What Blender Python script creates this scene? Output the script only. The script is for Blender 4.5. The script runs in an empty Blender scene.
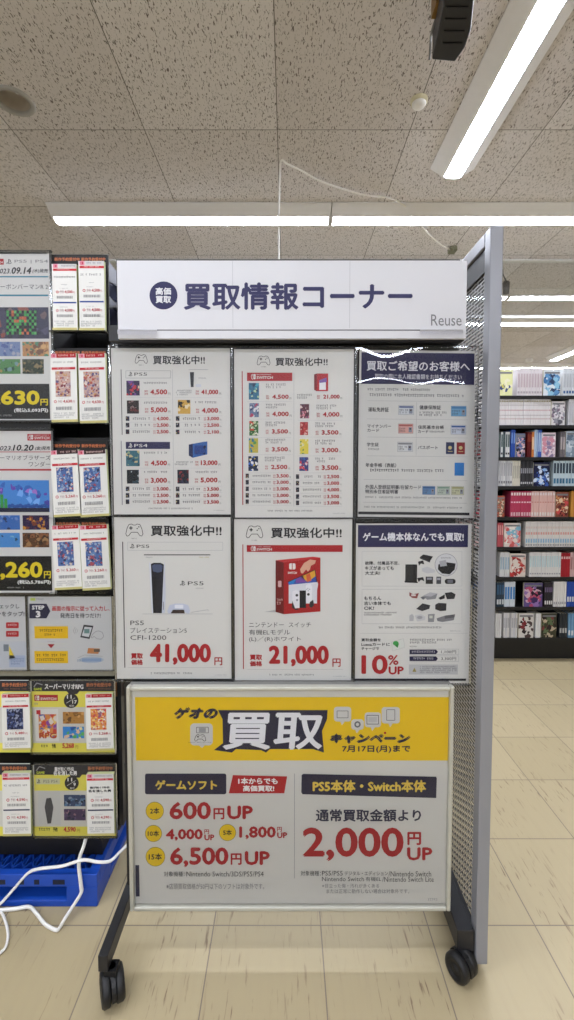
import bpy, bmesh, math, random
from mathutils import Vector, Matrix
random.seed(7)
S = bpy.context.scene
COL = S.collection
F, CX, CY = 455.0, 287.0, 492.0             # focal length and principal point (the photo is a crop)
HZ = 470.0                                   # image row of the horizon
TH = math.atan((CY - HZ) / F)                # camera pitched down by this
CH, CEIL = 1.29, 2.84                        # eye height, ceiling height
ct, st = math.cos(TH), math.sin(TH)

def ray(px, py):
    a, b = (px - CX) / F, -(py - CY) / F
    return Vector((a, ct + b * st, -st + b * ct))
def PY(px, py, y):                           # point of that pixel on the plane Y = y
    d = ray(px, py); t = y / d.y
    return Vector((d.x * t, y, CH + d.z * t))
def PZ(px, py, z):                           # ... on the level Z = z
    d = ray(px, py); t = (z - CH) / d.z
    return Vector((d.x * t, d.y * t, z))

# ------------------------------------------------------------------ materials
MATS = {}
def lin(c):
    return tuple(((v / 12.92) if v <= .04045 else ((v + .055) / 1.055) ** 2.4) for v in c)
def hexc(h):
    h = h.lstrip('#'); return lin(tuple(int(h[i:i + 2], 16) / 255 for i in (0, 2, 4)))
def new_mat(name):
    m = bpy.data.materials.new(name); m.use_nodes = True
    nt = m.node_tree; b = nt.nodes['Principled BSDF']
    return m, nt, b
def setc(b, c, rough=.5, metal=0, spec=.5):
    b.inputs['Base Color'].default_value = (*c, 1); b.inputs['Roughness'].default_value = rough
    b.inputs['Metallic'].default_value = metal; b.inputs['Specular IOR Level'].default_value = spec
def N(nt, t, **kw):
    n = nt.nodes.new(t)
    for k, v in kw.items(): setattr(n, k, v)
    return n
def ink(h, rough=.55):                       # flat printed colour with a faint mottle
    k = ('ink', h, rough)
    if k not in MATS:
        m, nt, b = new_mat('print_' + h.strip('#'))
        c = hexc(h); setc(b, c, rough, 0, .3)
        MATS[k] = m
    return MATS[k]
def plain(name, h, rough=.5, metal=0, mottle=.12, scale=40, bump=0):
    k = ('plain', name)
    if k not in MATS:
        m, nt, b = new_mat(name); c = hexc(h); setc(b, c, rough, metal)
        tc = N(nt, 'ShaderNodeNewGeometry')
        no = N(nt, 'ShaderNodeTexNoise'); no.inputs['Scale'].default_value = scale; no.inputs['Detail'].default_value = 4
        nt.links.new(tc.outputs['Position'], no.inputs['Vector'])
        mx = N(nt, 'ShaderNodeMix', data_type='RGBA')
        mx.inputs['A'].default_value = (*[v * (1 - mottle) for v in c], 1)
        mx.inputs['B'].default_value = (*[min(1, v * (1 + mottle)) for v in c], 1)
        nt.links.new(no.outputs['Fac'], mx.inputs['Factor']); nt.links.new(mx.outputs['Result'], b.inputs['Base Color'])
        if bump:
            bp = N(nt, 'ShaderNodeBump'); bp.inputs['Strength'].default_value = bump; bp.inputs['Distance'].default_value = .002
            nt.links.new(no.outputs['Fac'], bp.inputs['Height']); nt.links.new(bp.outputs['Normal'], b.inputs['Normal'])
        MATS[k] = m
    return MATS[k]
def emit(name, c, s):
    k = ('emit', name)
    if k not in MATS:
        m, nt, b = new_mat(name); setc(b, (.8, .8, .8), .4)
        b.inputs['Emission Color'].default_value = (*c, 1); b.inputs['Emission Strength'].default_value = s
        MATS[k] = m
    return MATS[k]
def glass_mat(name, tint=(1, 1, 1), wav=0, wscale=6, ior=1.45, boost=1.0, rough=.02):
    k = ('glass', name)
    if k not in MATS:
        m, nt, b = new_mat(name); nt.nodes.remove(b)
        out = nt.nodes['Material Output']
        tr = N(nt, 'ShaderNodeBsdfTransparent'); tr.inputs[0].default_value = (*tint, 1)
        gl = N(nt, 'ShaderNodeBsdfGlossy'); gl.inputs['Roughness'].default_value = rough; gl.inputs[0].default_value = (1, 1, 1, 1)
        fr = N(nt, 'ShaderNodeFresnel'); fr.inputs['IOR'].default_value = ior
        mu = N(nt, 'ShaderNodeMath', operation='MULTIPLY'); mu.inputs[1].default_value = boost; mu.use_clamp = True
        mi = N(nt, 'ShaderNodeMixShader')
        nt.links.new(fr.outputs[0], mu.inputs[0]); nt.links.new(mu.outputs[0], mi.inputs[0])
        nt.links.new(tr.outputs[0], mi.inputs[1]); nt.links.new(gl.outputs[0], mi.inputs[2])
        if wav:
            g = N(nt, 'ShaderNodeNewGeometry'); no = N(nt, 'ShaderNodeTexNoise'); no.inputs['Scale'].default_value = wscale
            no.inputs['Detail'].default_value = 1
            bp = N(nt, 'ShaderNodeBump'); bp.inputs['Strength'].default_value = 1; bp.inputs['Distance'].default_value = wav
            nt.links.new(g.outputs['Position'], no.inputs['Vector']); nt.links.new(no.outputs['Fac'], bp.inputs['Height'])
            nt.links.new(bp.outputs['Normal'], gl.inputs['Normal'])
        nt.links.new(mi.outputs[0], out.inputs[0])
        MATS[k] = m
    return MATS[k]

# ------------------------------------------------------------------ mesh builder
class MB:
    def __init__(s): s.v, s.f, s.m, s.mats, s.sm = [], [], [], [], []
    def mi(s, mat):
        if mat not in s.mats: s.mats.append(mat)
        return s.mats.index(mat)
    def add(s, vs, fs, mat, smooth=False):
        o = len(s.v); i = s.mi(mat); s.v += [tuple(v) for v in vs]
        for f in fs: s.f.append([a + o for a in f]); s.m.append(i); s.sm.append(smooth)
    def hexa(s, p, mat):                     # 8 points: bottom ring then top ring
        s.add(p, [(3, 2, 1, 0), (4, 5, 6, 7), (0, 1, 5, 4), (1, 2, 6, 5), (2, 3, 7, 6), (3, 0, 4, 7)], mat)
    def box(s, x0, x1, y0, y1, z0, z1, mat):
        s.hexa([(x0, y0, z0), (x1, y0, z0), (x1, y1, z0), (x0, y1, z0), (x0, y0, z1), (x1, y0, z1), (x1, y1, z1), (x0, y1, z1)], mat)
    def quad(s, a, b, c, d, mat): s.add([a, b, c, d], [(0, 1, 2, 3)], mat)
    def prism(s, poly, off, mat):            # polygon (3D points) swept by off
        n = len(poly); off = Vector(off); p = [Vector(q) for q in poly]; q = [a + off for a in p]
        s.add(p + q, [tuple(range(n))[::-1], tuple(range(n, 2 * n))] + [(i, (i + 1) % n, n + (i + 1) % n, n + i) for i in range(n)], mat)
    def cyl(s, a, b, r0, r1, mat, n=24, cap=True, smooth=True):
        a, b = Vector(a), Vector(b); d = (b - a).normalized()
        u = d.orthogonal().normalized(); w = d.cross(u)
        vs = []
        for c, r in ((a, r0), (b, r1)):
            for i in range(n):
                t = 2 * math.pi * i / n; vs.append(c + u * r * math.cos(t) + w * r * math.sin(t))
        s.add(vs, [(i, (i + 1) % n, n + (i + 1) % n, n + i) for i in range(n)], mat, smooth)
        if cap: s.add(vs, [tuple(range(n))[::-1], tuple(range(n, 2 * n))], mat)
    def lathe(s, c, axis, prof, mat, n=32, smooth=True):   # prof: (along, radius)
        c = Vector(c); d = Vector(axis).normalized(); u = d.orthogonal().normalized(); w = d.cross(u); vs = []
        for h, r in prof:
            for i in range(n):
                t = 2 * math.pi * i / n; vs.append(c + d * h + (u * math.cos(t) + w * math.sin(t)) * r)
        fs = [(k * n + i, k * n + (i + 1) % n, (k + 1) * n + (i + 1) % n, (k + 1) * n + i) for k in range(len(prof) - 1) for i in range(n)]
        s.add(vs, fs, mat, smooth)
    def tube(s, pts, r, mat, n=8, sub=6, flat=1.0):
        P = [Vector(p) for p in pts]; path = []
        for i in range(len(P) - 1):
            p0, p1, p2, p3 = P[max(i - 1, 0)], P[i], P[i + 1], P[min(i + 2, len(P) - 1)]
            for k in range(sub):
                t = k / sub
                path.append(.5 * ((2 * p1) + (p2 - p0) * t + (2 * p0 - 5 * p1 + 4 * p2 - p3) * t * t + (3 * p1 - p0 - 3 * p2 + p3) * t ** 3))
        path.append(P[-1]); vs = []; u = None
        for i, p in enumerate(path):
            d = (path[min(i + 1, len(path) - 1)] - path[max(i - 1, 0)]).normalized()
            u = d.orthogonal().normalized() if u is None else (u - d * u.dot(d)).normalized()
            w = d.cross(u)
            for k in range(n):
                t = 2 * math.pi * k / n; vs.append(p + u * r * math.cos(t) + w * r * flat * math.sin(t))
        m = len(path)
        s.add(vs, [(i * n + k, i * n + (k + 1) % n, (i + 1) * n + (k + 1) % n, (i + 1) * n + k) for i in range(m - 1) for k in range(n)], mat, True)
        s.add(vs, [tuple(range(n))[::-1], tuple(range((m - 1) * n, m * n))], mat)
    def build(s, name, parent=None, bevel=0, seg=2):
        me = bpy.data.meshes.new(name)
        base = Vector(parent.get('_w', (0, 0, 0))) if parent is not None else Vector((0, 0, 0))
        me.from_pydata([Vector(v) - base for v in s.v], [], s.f)
        for m in s.mats: me.materials.append(m)
        me.polygons.foreach_set('material_index', s.m); me.polygons.foreach_set('use_smooth', s.sm); me.update()
        o = bpy.data.objects.new(name, me); COL.objects.link(o)
        if parent is not None: o.parent = parent; o['_w'] = tuple(base)
        if bevel:
            b = o.modifiers.new('bevel', 'BEVEL'); b.width = bevel; b.segments = seg; b.limit_method = 'ANGLE'
        return o
def tag(o, label=None, cat=None, group=None, kind=None):
    if label: o['label'] = label
    if cat: o['category'] = cat
    if group: o['group'] = group
    if kind: o['kind'] = kind
    return o
def thing(name, loc, label, cat, group=None):
    o = bpy.data.objects.new(name, None); COL.objects.link(o); o.location = loc; o['_w'] = tuple(loc); o.empty_display_size = .05
    return tag(o, label, cat, group)
def struct(mb, name, **k): return tag(mb.build(name, **k), kind='structure')

# ------------------------------------------------------------------ lettering
_glyph = {}
def glyphs(s, shear=0.0, res=2):
    k = (s, shear, res)
    if k not in _glyph:
        c = bpy.data.curves.new('lettering', 'FONT'); c.body = s; c.resolution_u = res; c.shear = shear
        o = bpy.data.objects.new('lettering', c); COL.objects.link(o)
        dg = bpy.context.evaluated_depsgraph_get(); e = o.evaluated_get(dg); m = e.to_mesh()
        v = [(p.co.x, p.co.y) for p in m.vertices]; f = [tuple(p.vertices) for p in m.polygons]
        e.to_mesh_clear(); bpy.data.objects.remove(o); bpy.data.curves.remove(c)
        xs = [a for a, b in v] or [0, 1]; ys = [b for a, b in v] or [0, 1]
        x0, x1, y0, y1 = min(xs), max(xs), min(ys), max(ys)
        _glyph[k] = ([((a - x0) / max(x1 - x0, 1e-6), (b - y0) / max(y1 - y0, 1e-6)) for a, b in v], f)
    return _glyph[k]

LAY = .0003
class Sheet(MB):
    """A flat print on the plane Y=y; measured in the coordinates of a zoomed view (origin x0,y0, scale k)."""
    def __init__(s, y, x0, y0, k, rot=0, rc=(0, 0)):
        super().__init__(); s.y, s.o, s.k, s.rot, s.rc = y, (x0, y0), k, math.radians(rot), rc
    def px(s, x, y):
        dx, dy = x - s.rc[0], y - s.rc[1]; c, n = math.cos(s.rot), math.sin(s.rot)
        x, y = s.rc[0] + dx * c - dy * n, s.rc[1] + dx * n + dy * c
        return s.o[0] + x / s.k, s.o[1] + y / s.k
    def P(s, x, y, l=0):
        p = PY(*s.px(x, y), s.y); p.y -= l * LAY; return p
    def R(s, x0, y0, x1, y1, c, l=1, rough=.55):
        m = c if not isinstance(c, str) else ink(c, rough)
        ym = (y0 + y1) / 2
        if s.rot: s.quad(s.P(x0, y1, l), s.P(x1, y1, l), s.P(x1, y0, l), s.P(x0, y0, l), m); return
        a, b = s.P(x0, ym, l), s.P(x1, ym, l); t, u = s.P(x0, y0, l).z, s.P(x0, y1, l).z; Y = a.y
        s.quad((a.x, Y, u), (b.x, Y, u), (b.x, Y, t), (a.x, Y, t), m)
    def Pg(s, pts, c, l=1):
        m = c if not isinstance(c, str) else ink(c)
        pts = list(pts)
        ar = sum(pts[i][0] * pts[(i + 1) % len(pts)][1] - pts[(i + 1) % len(pts)][0] * pts[i][1] for i in range(len(pts)))
        if ar > 0: pts = pts[::-1]
        s.add([s.P(x, y, l) for x, y in pts], [tuple(range(len(pts)))], m)
    def D(s, cx, cy, r, c, l=1, n=28, ry=None):
        ry = ry or r
        s.Pg([(cx + r * math.cos(2 * math.pi * i / n), cy + ry * math.sin(2 * math.pi * i / n)) for i in range(n)], c, l)
    def L(s, pts, w, c, l=2, closed=False):
        pts = list(pts) + ([pts[0]] if closed else [])
        for (x0, y0), (x1, y1) in zip(pts, pts[1:]):
            d = math.hypot(x1 - x0, y1 - y0) or 1; nx, ny = -(y1 - y0) / d * w / 2, (x1 - x0) / d * w / 2
            s.Pg([(x0 + nx, y0 + ny), (x1 + nx, y1 + ny), (x1 - nx, y1 - ny), (x0 - nx, y0 - ny)], c, l)
    def RR(s, x0, y0, x1, y1, r, c, l=1):
        pts = []
        for cx, cy, a in ((x1 - r, y0 + r, -90), (x1 - r, y1 - r, 0), (x0 + r, y1 - r, 90), (x0 + r, y0 + r, 180)):
            for i in range(6):
                t = math.radians(a + 18 * i); pts.append((cx + r * math.cos(t), cy + r * math.sin(t)))
        s.Pg(pts, c, l)
    def box_outline(s, x0, y0, x1, y1, w, c, l=1):
        s.L([(x0, y0), (x1, y0), (x1, y1), (x0, y1)], w, c, l, True)
    def T(s, txt, x0, y0, x1, y1, c, bold=0, shear=0, l=2, res=2):
        v, f = glyphs(txt, shear, res); m = ink(c)
        sh = [(0, 0)]
        if bold: sh = [(-bold, 0), (bold, 0), (0, -bold), (0, bold)]
        if bold > 2.2: sh += [(-bold * .7, -bold * .7), (bold * .7, bold * .7), (-bold * .7, bold * .7), (bold * .7, -bold * .7)]
        for i, (dx, dy) in enumerate(sh):
            w, h = x1 - x0 - 2 * bold, y1 - y0 - 2 * bold
            s.add([s.P(x0 + bold + a * w + dx, y1 - bold - b * h + dy, l + i * .03) for a, b in v], f, m)
    def mic(s, x0, y0, x1, y1, c='#8a8a90', l=1, rows=1, fill=.72, seed=None):   # print too small to read: broken lines of tick marks
        rnd = random.Random(seed if seed is not None else int(x0 * 31 + y0 * 17))
        h = (y1 - y0) / rows
        for r in range(rows):
            x = x0; w = h * .62
            end = x1 if r < rows - 1 or rows == 1 else x0 + (x1 - x0) * rnd.uniform(.55, .95)
            while x + w * .5 < end:
                if rnd.random() < fill + .15:
                    ya, yb = y0 + r * h + h * .18 * rnd.random(), y0 + r * h + h * (.62 + .18 * rnd.random())
                    s.R(x, ya, min(x + w * .72, end), ya + h * .16, c, l); s.R(x + w * .25 * rnd.random(), yb - h * .12, min(x + w * .7, end), yb, c, l)
                    xm = x + w * rnd.uniform(.15, .5); s.R(xm, ya, xm + h * .13, yb, c, l)
                x += w
    def art(s, x0, y0, x1, y1, pal, n=40, seed=1, l=2, base=None, sz=1.0):   # blotchy generic picture
        rnd = random.Random(seed); s.R(x0, y0, x1, y1, base or pal[0], l)
        w, h = x1 - x0, y1 - y0
        for i in range(n):
            cx, cy = x0 + w * rnd.random(), y0 + h * rnd.random(); r = sz * min(w, h) * rnd.uniform(.05, .2); k = rnd.randint(4, 7)
            pts = []
            for j in range(k):
                t = 2 * math.pi * j / k + rnd.random() * .6; rr = r * rnd.uniform(.6, 1.3)
                pts.append((min(max(cx + rr * math.cos(t), x0), x1), min(max(cy + rr * math.sin(t), y0), y1)))
            s.Pg(pts, rnd.choice(pal), l + .3 + i * .004)
    def bars(s, x0, y0, x1, y1, c='#77777a', l=2, seed=3):
        rnd = random.Random(seed); x = x0
        while x < x1:
            w = rnd.choice((1, 1.5, 2.4)) * (x1 - x0) / 60; s.R(x, y0, min(x + w, x1), y1, c, l); x += w * 1.9
    def slab(s, x0, y0, x1, y1, c, t, side=None, l=0):              # the body of the sheet / pad behind its print
        m = ink(c); a, b, cc, d = s.P(x0, y1, l), s.P(x1, y1, l), s.P(x1, y0, l), s.P(x0, y0, l)
        if not s.rot:
            ym = (y0 + y1) / 2; xa, xb = s.P(x0, ym).x, s.P(x1, ym).x
            a.x = d.x = xa; b.x = cc.x = xb
        o = Vector((0, t, 0)); s.quad(a, b, cc, d, m); sm = ink(side) if side else m
        A = [a, b, cc, d]; B = [p + o for p in A]
        s.add(A + B, [(0, 4, 5, 1), (1, 5, 6, 2), (2, 6, 7, 3), (3, 7, 4, 0), (7, 6, 5, 4)], sm)

RED, NAVY, WHITE, YEL, INK, GRY = '#a81722', '#2b2a52', '#dddcda', '#e6c416', '#26262c', '#5b5b62'
def pad_icon(s, x0, y0, x1, y1, c=INK, w=2.2, l=2):     # game pad drawn in outline
    N_ = [(.18, .1), (.35, .06), (.42, .14), (.58, .14), (.65, .06), (.82, .1), (.93, .4), (1, .8), (.93, .97), (.82, .93), (.68, .68), (.32, .68), (.18, .93), (.07, .97), (0, .8), (.07, .4)]
    f = lambda u, v: (x0 + (x1 - x0) * u, y0 + (y1 - y0) * .82 * v)
    s.L([f(*p) for p in N_], w, c, l, True)
    cx, cy = f(.3, .36); r = (x1 - x0) * .1
    s.R(cx - r, cy - r * .32, cx + r, cy + r * .32, c, l); s.R(cx - r * .32, cy - r, cx + r * .32, cy + r, c, l)
    for u, v in ((.66, .4), (.76, .28)): s.D(*f(u, v), r * .4, c, l, 10)
    s.mic((x0 + x1) / 2 - 12, y0 + (y1 - y0) * .9, (x0 + x1) / 2 + 12, y1, c, l)
def ps_mark(s, x0, y0, x1, y1, c, l=2):                 # upright letter on a slanted foot
    w, h = x1 - x0, y1 - y0
    s.R(x0 + w * .36, y0, x0 + w * .5, y1 - h * .05, c, l)
    s.L([(x0 + w * .48, y0 + h * .08), (x0 + w * .74, y0 + h * .25), (x0 + w * .74, y0 + h * .55), (x0 + w * .6, y0 + h * .5)], h * .14, c, l)
    s.Pg([(x0, y0 + h * .8), (x0 + w * .3, y0 + h * .6), (x0 + w * .3, y0 + h * .8), (x0 + w * .1, y0 + h * .95)], c, l)
    s.Pg([(x0 + w * .55, y0 + h * .85), (x0 + w, y0 + h * .62), (x0 + w * .9, y0 + h * .82), (x0 + w * .55, y0 + h)], c, l)
def sw_mark(s, x0, y0, x1, y1, c, l=2):                 # two rounded halves of a handheld
    w, h = x1 - x0, y1 - y0
    s.L([(x0 + w * .42, y0), (x0 + w * .2, y0), (x0, y0 + h * .25), (x0, y0 + h * .75), (x0 + w * .2, y1), (x0 + w * .42, y1)], w * .1, c, l, True)
    s.D(x0 + w * .22, y0 + h * .32, w * .09, c, l, 10)
    s.RR(x0 + w * .54, y0 - h * .04, x1, y1 + h * .04, w * .2, c, l)
    s.D(x0 + w * .77, y0 + h * .58, w * .1, RED, l + 1, 10)
def price(s, x0, y0, x1, y1, t, tagx=None, yen=True, c=RED):
    h = y1 - y0
    s.T(t, x0, y0, x1, y1, c, bold=h * .045)
    if tagx is not None:
        s.T('買取', tagx, y0 + h * .15, tagx + h * .62, y0 + h * .5, c); s.T('価格', tagx, y0 + h * .58, tagx + h * .62, y0 + h * .95, c)
    if yen: s.T('円', x1 + h * .15, y1 - h * .42, x1 + h * .52, y1, GRY if h < 30 else c)

COVER = glass_mat('clear_acrylic', wav=.0016, wscale=6, boost=1.0)
SOFT = glass_mat('soft_clear_film', wav=.002, wscale=4, boost=.7, rough=.3)
EDGE = glass_mat('acrylic_edge', tint=(.62, .64, .66), boost=3, rough=.1)
def holder(root, s, x0, y0, x1, y1, dy=.004, edge=3, name='clear_holder', m=None):
    """thin clear sleeve in front of the sheet, with its polished rim"""
    q = MB(); ym = (y0 + y1) / 2; a, b = s.P(x0, ym), s.P(x1, ym); zt, zb = s.P(x0, y0).z, s.P(x0, y1).z; Y = s.y - dy; e = edge / s.k / F * s.y
    q.quad((a.x, Y, zb), (b.x, Y, zb), (b.x, Y, zt), (a.x, Y, zt), m or SOFT)
    for X0, X1, Z0, Z1 in ((a.x, a.x + e, zb, zt), (b.x - e, b.x, zb, zt), (a.x, b.x, zb, zb + e), (a.x, b.x, zt - e, zt)):
        q.box(X0, X1, Y - .0015, s.y + .002, Z0, Z1, EDGE)
    return q.build(name, root)
def poster(name, s, label, cat, group, paper, hold, n_edge=3):
    pass

# ================================================================== the setting
def ceiling_mat():
    m, nt, b = new_mat('fissured_ceiling_tile'); L = nt.links.new
    g = N(nt, 'ShaderNodeNewGeometry')
    mp = N(nt, 'ShaderNodeMapping'); mp.inputs['Scale'].default_value = (190, 60, 1); L(g.outputs['Position'], mp.inputs['Vector'])
    no = N(nt, 'ShaderNodeTexNoise'); no.inputs['Scale'].default_value = 1; no.inputs['Detail'].default_value = 2; no.inputs['Distortion'].default_value = .8
    L(mp.outputs[0], no.inputs['Vector'])
    r = N(nt, 'ShaderNodeValToRGB'); r.color_ramp.elements[0].position = .575; r.color_ramp.elements[1].position = .65; L(no.outputs['Fac'], r.inputs[0])
    # tile joints every 0.606 m and a slightly different tone per tile
    sx = N(nt, 'ShaderNodeSeparateXYZ'); L(g.outputs['Position'], sx.inputs[0])
    def axis(out, off):
        a = N(nt, 'ShaderNodeMath', operation='ADD'); a.inputs[1].default_value = off; L(out, a.inputs[0])
        d = N(nt, 'ShaderNodeMath', operation='DIVIDE'); d.inputs[1].default_value = .606; L(a.outputs[0], d.inputs[0])
        fr = N(nt, 'ShaderNodeMath', operation='FRACT'); L(d.outputs[0], fr.inputs[0])
        fl = N(nt, 'ShaderNodeMath', operation='FLOOR'); L(d.outputs[0], fl.inputs[0])
        lt = N(nt, 'ShaderNodeMath', operation='LESS_THAN'); lt.inputs[1].default_value = .0066; L(fr.outputs[0], lt.inputs[0])
        return lt, fl
    lx, fx = axis(sx.outputs[0], 6.060 + .046); ly, fy = axis(sx.outputs[1], 6.060 - PZ(300, 129.5, CEIL).y)
    mxl = N(nt, 'ShaderNodeMath', operation='MAXIMUM'); L(lx.outputs[0], mxl.inputs[0]); L(ly.outputs[0], mxl.inputs[1])
    cb = N(nt, 'ShaderNodeCombineXYZ'); L(fx.outputs[0], cb.inputs[0]); L(fy.outputs[0], cb.inputs[1])
    wn = N(nt, 'ShaderNodeTexWhiteNoise', noise_dimensions='2D'); L(cb.outputs[0], wn.inputs['Vector'])
    tone = N(nt, 'ShaderNodeMix', data_type='RGBA'); tone.inputs['A'].default_value = (.63, .59, .58, 1); tone.inputs['B'].default_value = (.75, .72, .725, 1)
    L(wn.outputs['Value'], tone.inputs['Factor'])
    c1 = N(nt, 'ShaderNodeMix', data_type='RGBA'); c1.inputs['B'].default_value = (.16, .14, .13, 1)
    L(r.outputs[0], c1.inputs['Factor']); L(tone.outputs['Result'], c1.inputs['A'])
    c2 = N(nt, 'ShaderNodeMix', data_type='RGBA'); c2.inputs['B'].default_value = (.2, .19, .18, 1)
    L(mxl.outputs[0], c2.inputs['Factor']); L(c1.outputs['Result'], c2.inputs['A']); L(c2.outputs['Result'], b.inputs['Base Color'])
    b.inputs['Roughness'].default_value = .9; b.inputs['Specular IOR Level'].default_value = .1
    return m
def floor_mat():
    m, nt, b = new_mat('streaked_vinyl_tile'); L = nt.links.new
    g = N(nt, 'ShaderNodeNewGeometry'); sx = N(nt, 'ShaderNodeSeparateXYZ'); L(g.outputs['Position'], sx.inputs[0])
    def axis(out, off):
        a = N(nt, 'ShaderNodeMath', operation='ADD'); a.inputs[1].default_value = off; L(out, a.inputs[0])
        d = N(nt, 'ShaderNodeMath', operation='DIVIDE'); d.inputs[1].default_value = .3035; L(a.outputs[0], d.inputs[0])
        fr = N(nt, 'ShaderNodeMath', operation='FRACT'); L(d.outputs[0], fr.inputs[0])
        fl = N(nt, 'ShaderNodeMath', operation='FLOOR'); L(d.outputs[0], fl.inputs[0])
        lt = N(nt, 'ShaderNodeMath', operation='LESS_THAN'); lt.inputs[1].default_value = .011; L(fr.outputs[0], lt.inputs[0])
        return lt, fl
    lx, fx = axis(sx.outputs[0], 6.07 - .094); ly, fy = axis(sx.outputs[1], 6.07 - PZ(300, 926, 0).y)
    mxl = N(nt, 'ShaderNodeMath', operation='MAXIMUM'); L(lx.outputs[0], mxl.inputs[0]); L(ly.outputs[0], mxl.inputs[1])
    cb = N(nt, 'ShaderNodeCombineXYZ'); L(fx.outputs[0], cb.inputs[0]); L(fy.outputs[0], cb.inputs[1])
    wn = N(nt, 'ShaderNodeTexWhiteNoise', noise_dimensions='2D'); L(cb.outputs[0], wn.inputs['Vector'])
    tone = N(nt, 'ShaderNodeMix', data_type='RGBA'); tone.inputs['A'].default_value = (.42, .345, .205, 1); tone.inputs["B"].default_value = (.47, .39, .24, 1)
    L(wn.outputs['Value'], tone.inputs['Factor'])
    def streak(sc, lo, hi, det):
        mp = N(nt, 'ShaderNodeMapping'); mp.inputs['Scale'].default_value = sc; mp.inputs['Rotation'].default_value = (0, 0, .06); L(g.outputs['Position'], mp.inputs['Vector'])
        no = N(nt, 'ShaderNodeTexNoise'); no.inputs['Scale'].default_value = 1; no.inputs['Detail'].default_value = det; no.inputs['Distortion'].default_value = .5
        L(mp.outputs[0], no.inputs['Vector'])
        r = N(nt, 'ShaderNodeValToRGB'); r.color_ramp.elements[0].position = lo; r.color_ramp.elements[1].position = hi; L(no.outputs['Fac'], r.inputs[0]); return r
    s1 = streak((120, 13, 1), .60, .70, 3); s2 = streak((60, 5, 1), .45, .75, 3); s3 = streak((5, 3, 1), .40, .60, 1)
    k1 = N(nt, 'ShaderNodeMath', operation='MULTIPLY'); L(s1.outputs[0], k1.inputs[0]); L(s3.outputs[0], k1.inputs[1])
    k1b = N(nt, 'ShaderNodeMath', operation='MULTIPLY'); L(k1.outputs[0], k1b.inputs[0]); k1b.inputs[1].default_value = .75
    k2 = N(nt, 'ShaderNodeMath', operation='MULTIPLY'); L(s2.outputs[0], k2.inputs[0]); k2.inputs[1].default_value = .22
    c0 = N(nt, 'ShaderNodeMix', data_type='RGBA'); c0.inputs['B'].default_value = (.38, .30, .19, 1); L(k2.outputs[0], c0.inputs['Factor']); L(tone.outputs['Result'], c0.inputs['A'])
    c1 = N(nt, 'ShaderNodeMix', data_type='RGBA'); c1.inputs['B'].default_value = (.16, .10, .06, 1); L(k1b.outputs[0], c1.inputs['Factor']); L(c0.outputs['Result'], c1.inputs['A'])
    c2 = N(nt, 'ShaderNodeMix', data_type='RGBA'); c2.inputs['B'].default_value = (.22, .18, .13, 1); L(mxl.outputs[0], c2.inputs['Factor']); L(c1.outputs['Result'], c2.inputs['A'])
    L(c2.outputs['Result'], b.inputs['Base Color']); b.inputs['Roughness'].default_value = .38; b.inputs['Specular IOR Level'].default_value = .35
    return m

X0, X1, Y0, Y1 = -5.0, 7.0, -6.5, 9.0
q = MB(); q.quad((X0, Y0, 0), (X1, Y0, 0), (X1, Y1, 0), (X0, Y1, 0), floor_mat()); struct(q, 'floor')
dl = PZ(14, 101, CEIL); DR = .068            # downlight centre on the ceiling and radius of its hole
CM = ceiling_mat(); q = MB(); a = .2
def down(x0, x1, y0, y1): q.quad((x0, y0, CEIL), (x0, y1, CEIL), (x1, y1, CEIL), (x1, y0, CEIL), CM)
down(X0, X1, Y0, dl.y - a); down(X0, X1, dl.y + a, Y1); down(X0, dl.x - a, dl.y - a, dl.y + a); down(dl.x + a, X1, dl.y - a, dl.y + a)
n = 40; inn, out_ = [], []
for i in range(n):
    t = 2 * math.pi * i / n; c, s_ = math.cos(t), math.sin(t); k = a / max(abs(c), abs(s_))
    inn.append((dl.x + DR * c, dl.y + DR * s_, CEIL)); out_.append((dl.x + k * c, dl.y + k * s_, CEIL))
q.add(inn + out_, [(i, (i + 1) % n, n + (i + 1) % n, n + i) for i in range(n)], CM)
struct(q, 'ceiling')
WM = plain('painted_wall', '#c9c8c6', .8, mottle=.04, scale=3)
for nm, p in (('wall_back', ((X0, Y1, 0), (X1, Y1, 0), (X1, Y1, CEIL), (X0, Y1, CEIL))), ('wall_left', ((X0, Y0, 0), (X0, Y1, 0), (X0, Y1, CEIL), (X0, Y0, CEIL))),
              ('wall_right', ((X1, Y1, 0), (X1, Y0, 0), (X1, Y0, CEIL), (X1, Y1, CEIL))), ('wall_front', ((X1, Y0, 0), (X0, Y0, 0), (X0, Y0, CEIL), (X1, Y0, CEIL)))):
    q = MB(); q.quad(*p, WM); struct(q, nm)
BBM = plain('dark_baseboard', '#4a4642', .5)
for nm, bx in (('baseboard_back', (X0, X1, Y1 - .012, Y1, 0, .08)), ('baseboard_left', (X0, X0 + .012, Y0, Y1, 0, .08)), ('baseboard_right', (X1 - .012, X1, Y0, Y1, 0, .08))):
    q = MB(); q.box(*bx, BBM); struct(q, nm)

# hanging glass smoke screen across the ceiling
GY = PZ(540, 260, CEIL).y
gz = PY(540, 317, GY).z
q = MB(); q.quad((X0, GY, gz), (X1, GY, gz), (X1, GY, CEIL), (X0, GY, CEIL), glass_mat('smoke_screen_glass', tint=(.86, .9, .92), boost=4.5, rough=.015))
g = thing('smoke_screen', (1.0, GY, CEIL), 'clear glass smoke screen hanging from the ceiling in front of the bookshelf', 'smoke screen')
q.build('glass_pane', g)
q = MB(); q.box(X0, X1, GY - .012, GY + .012, gz - .012, gz + .008, plain('white_metal', '#d8d8d6', .4)); q.build('bottom_rail', g)
q = MB(); q.box(X0, X1, GY - .015, GY + .015, CEIL - .012, CEIL - .0005, plain('white_metal', '#d8d8d6', .4)); q.build('top_rail', g)

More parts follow.
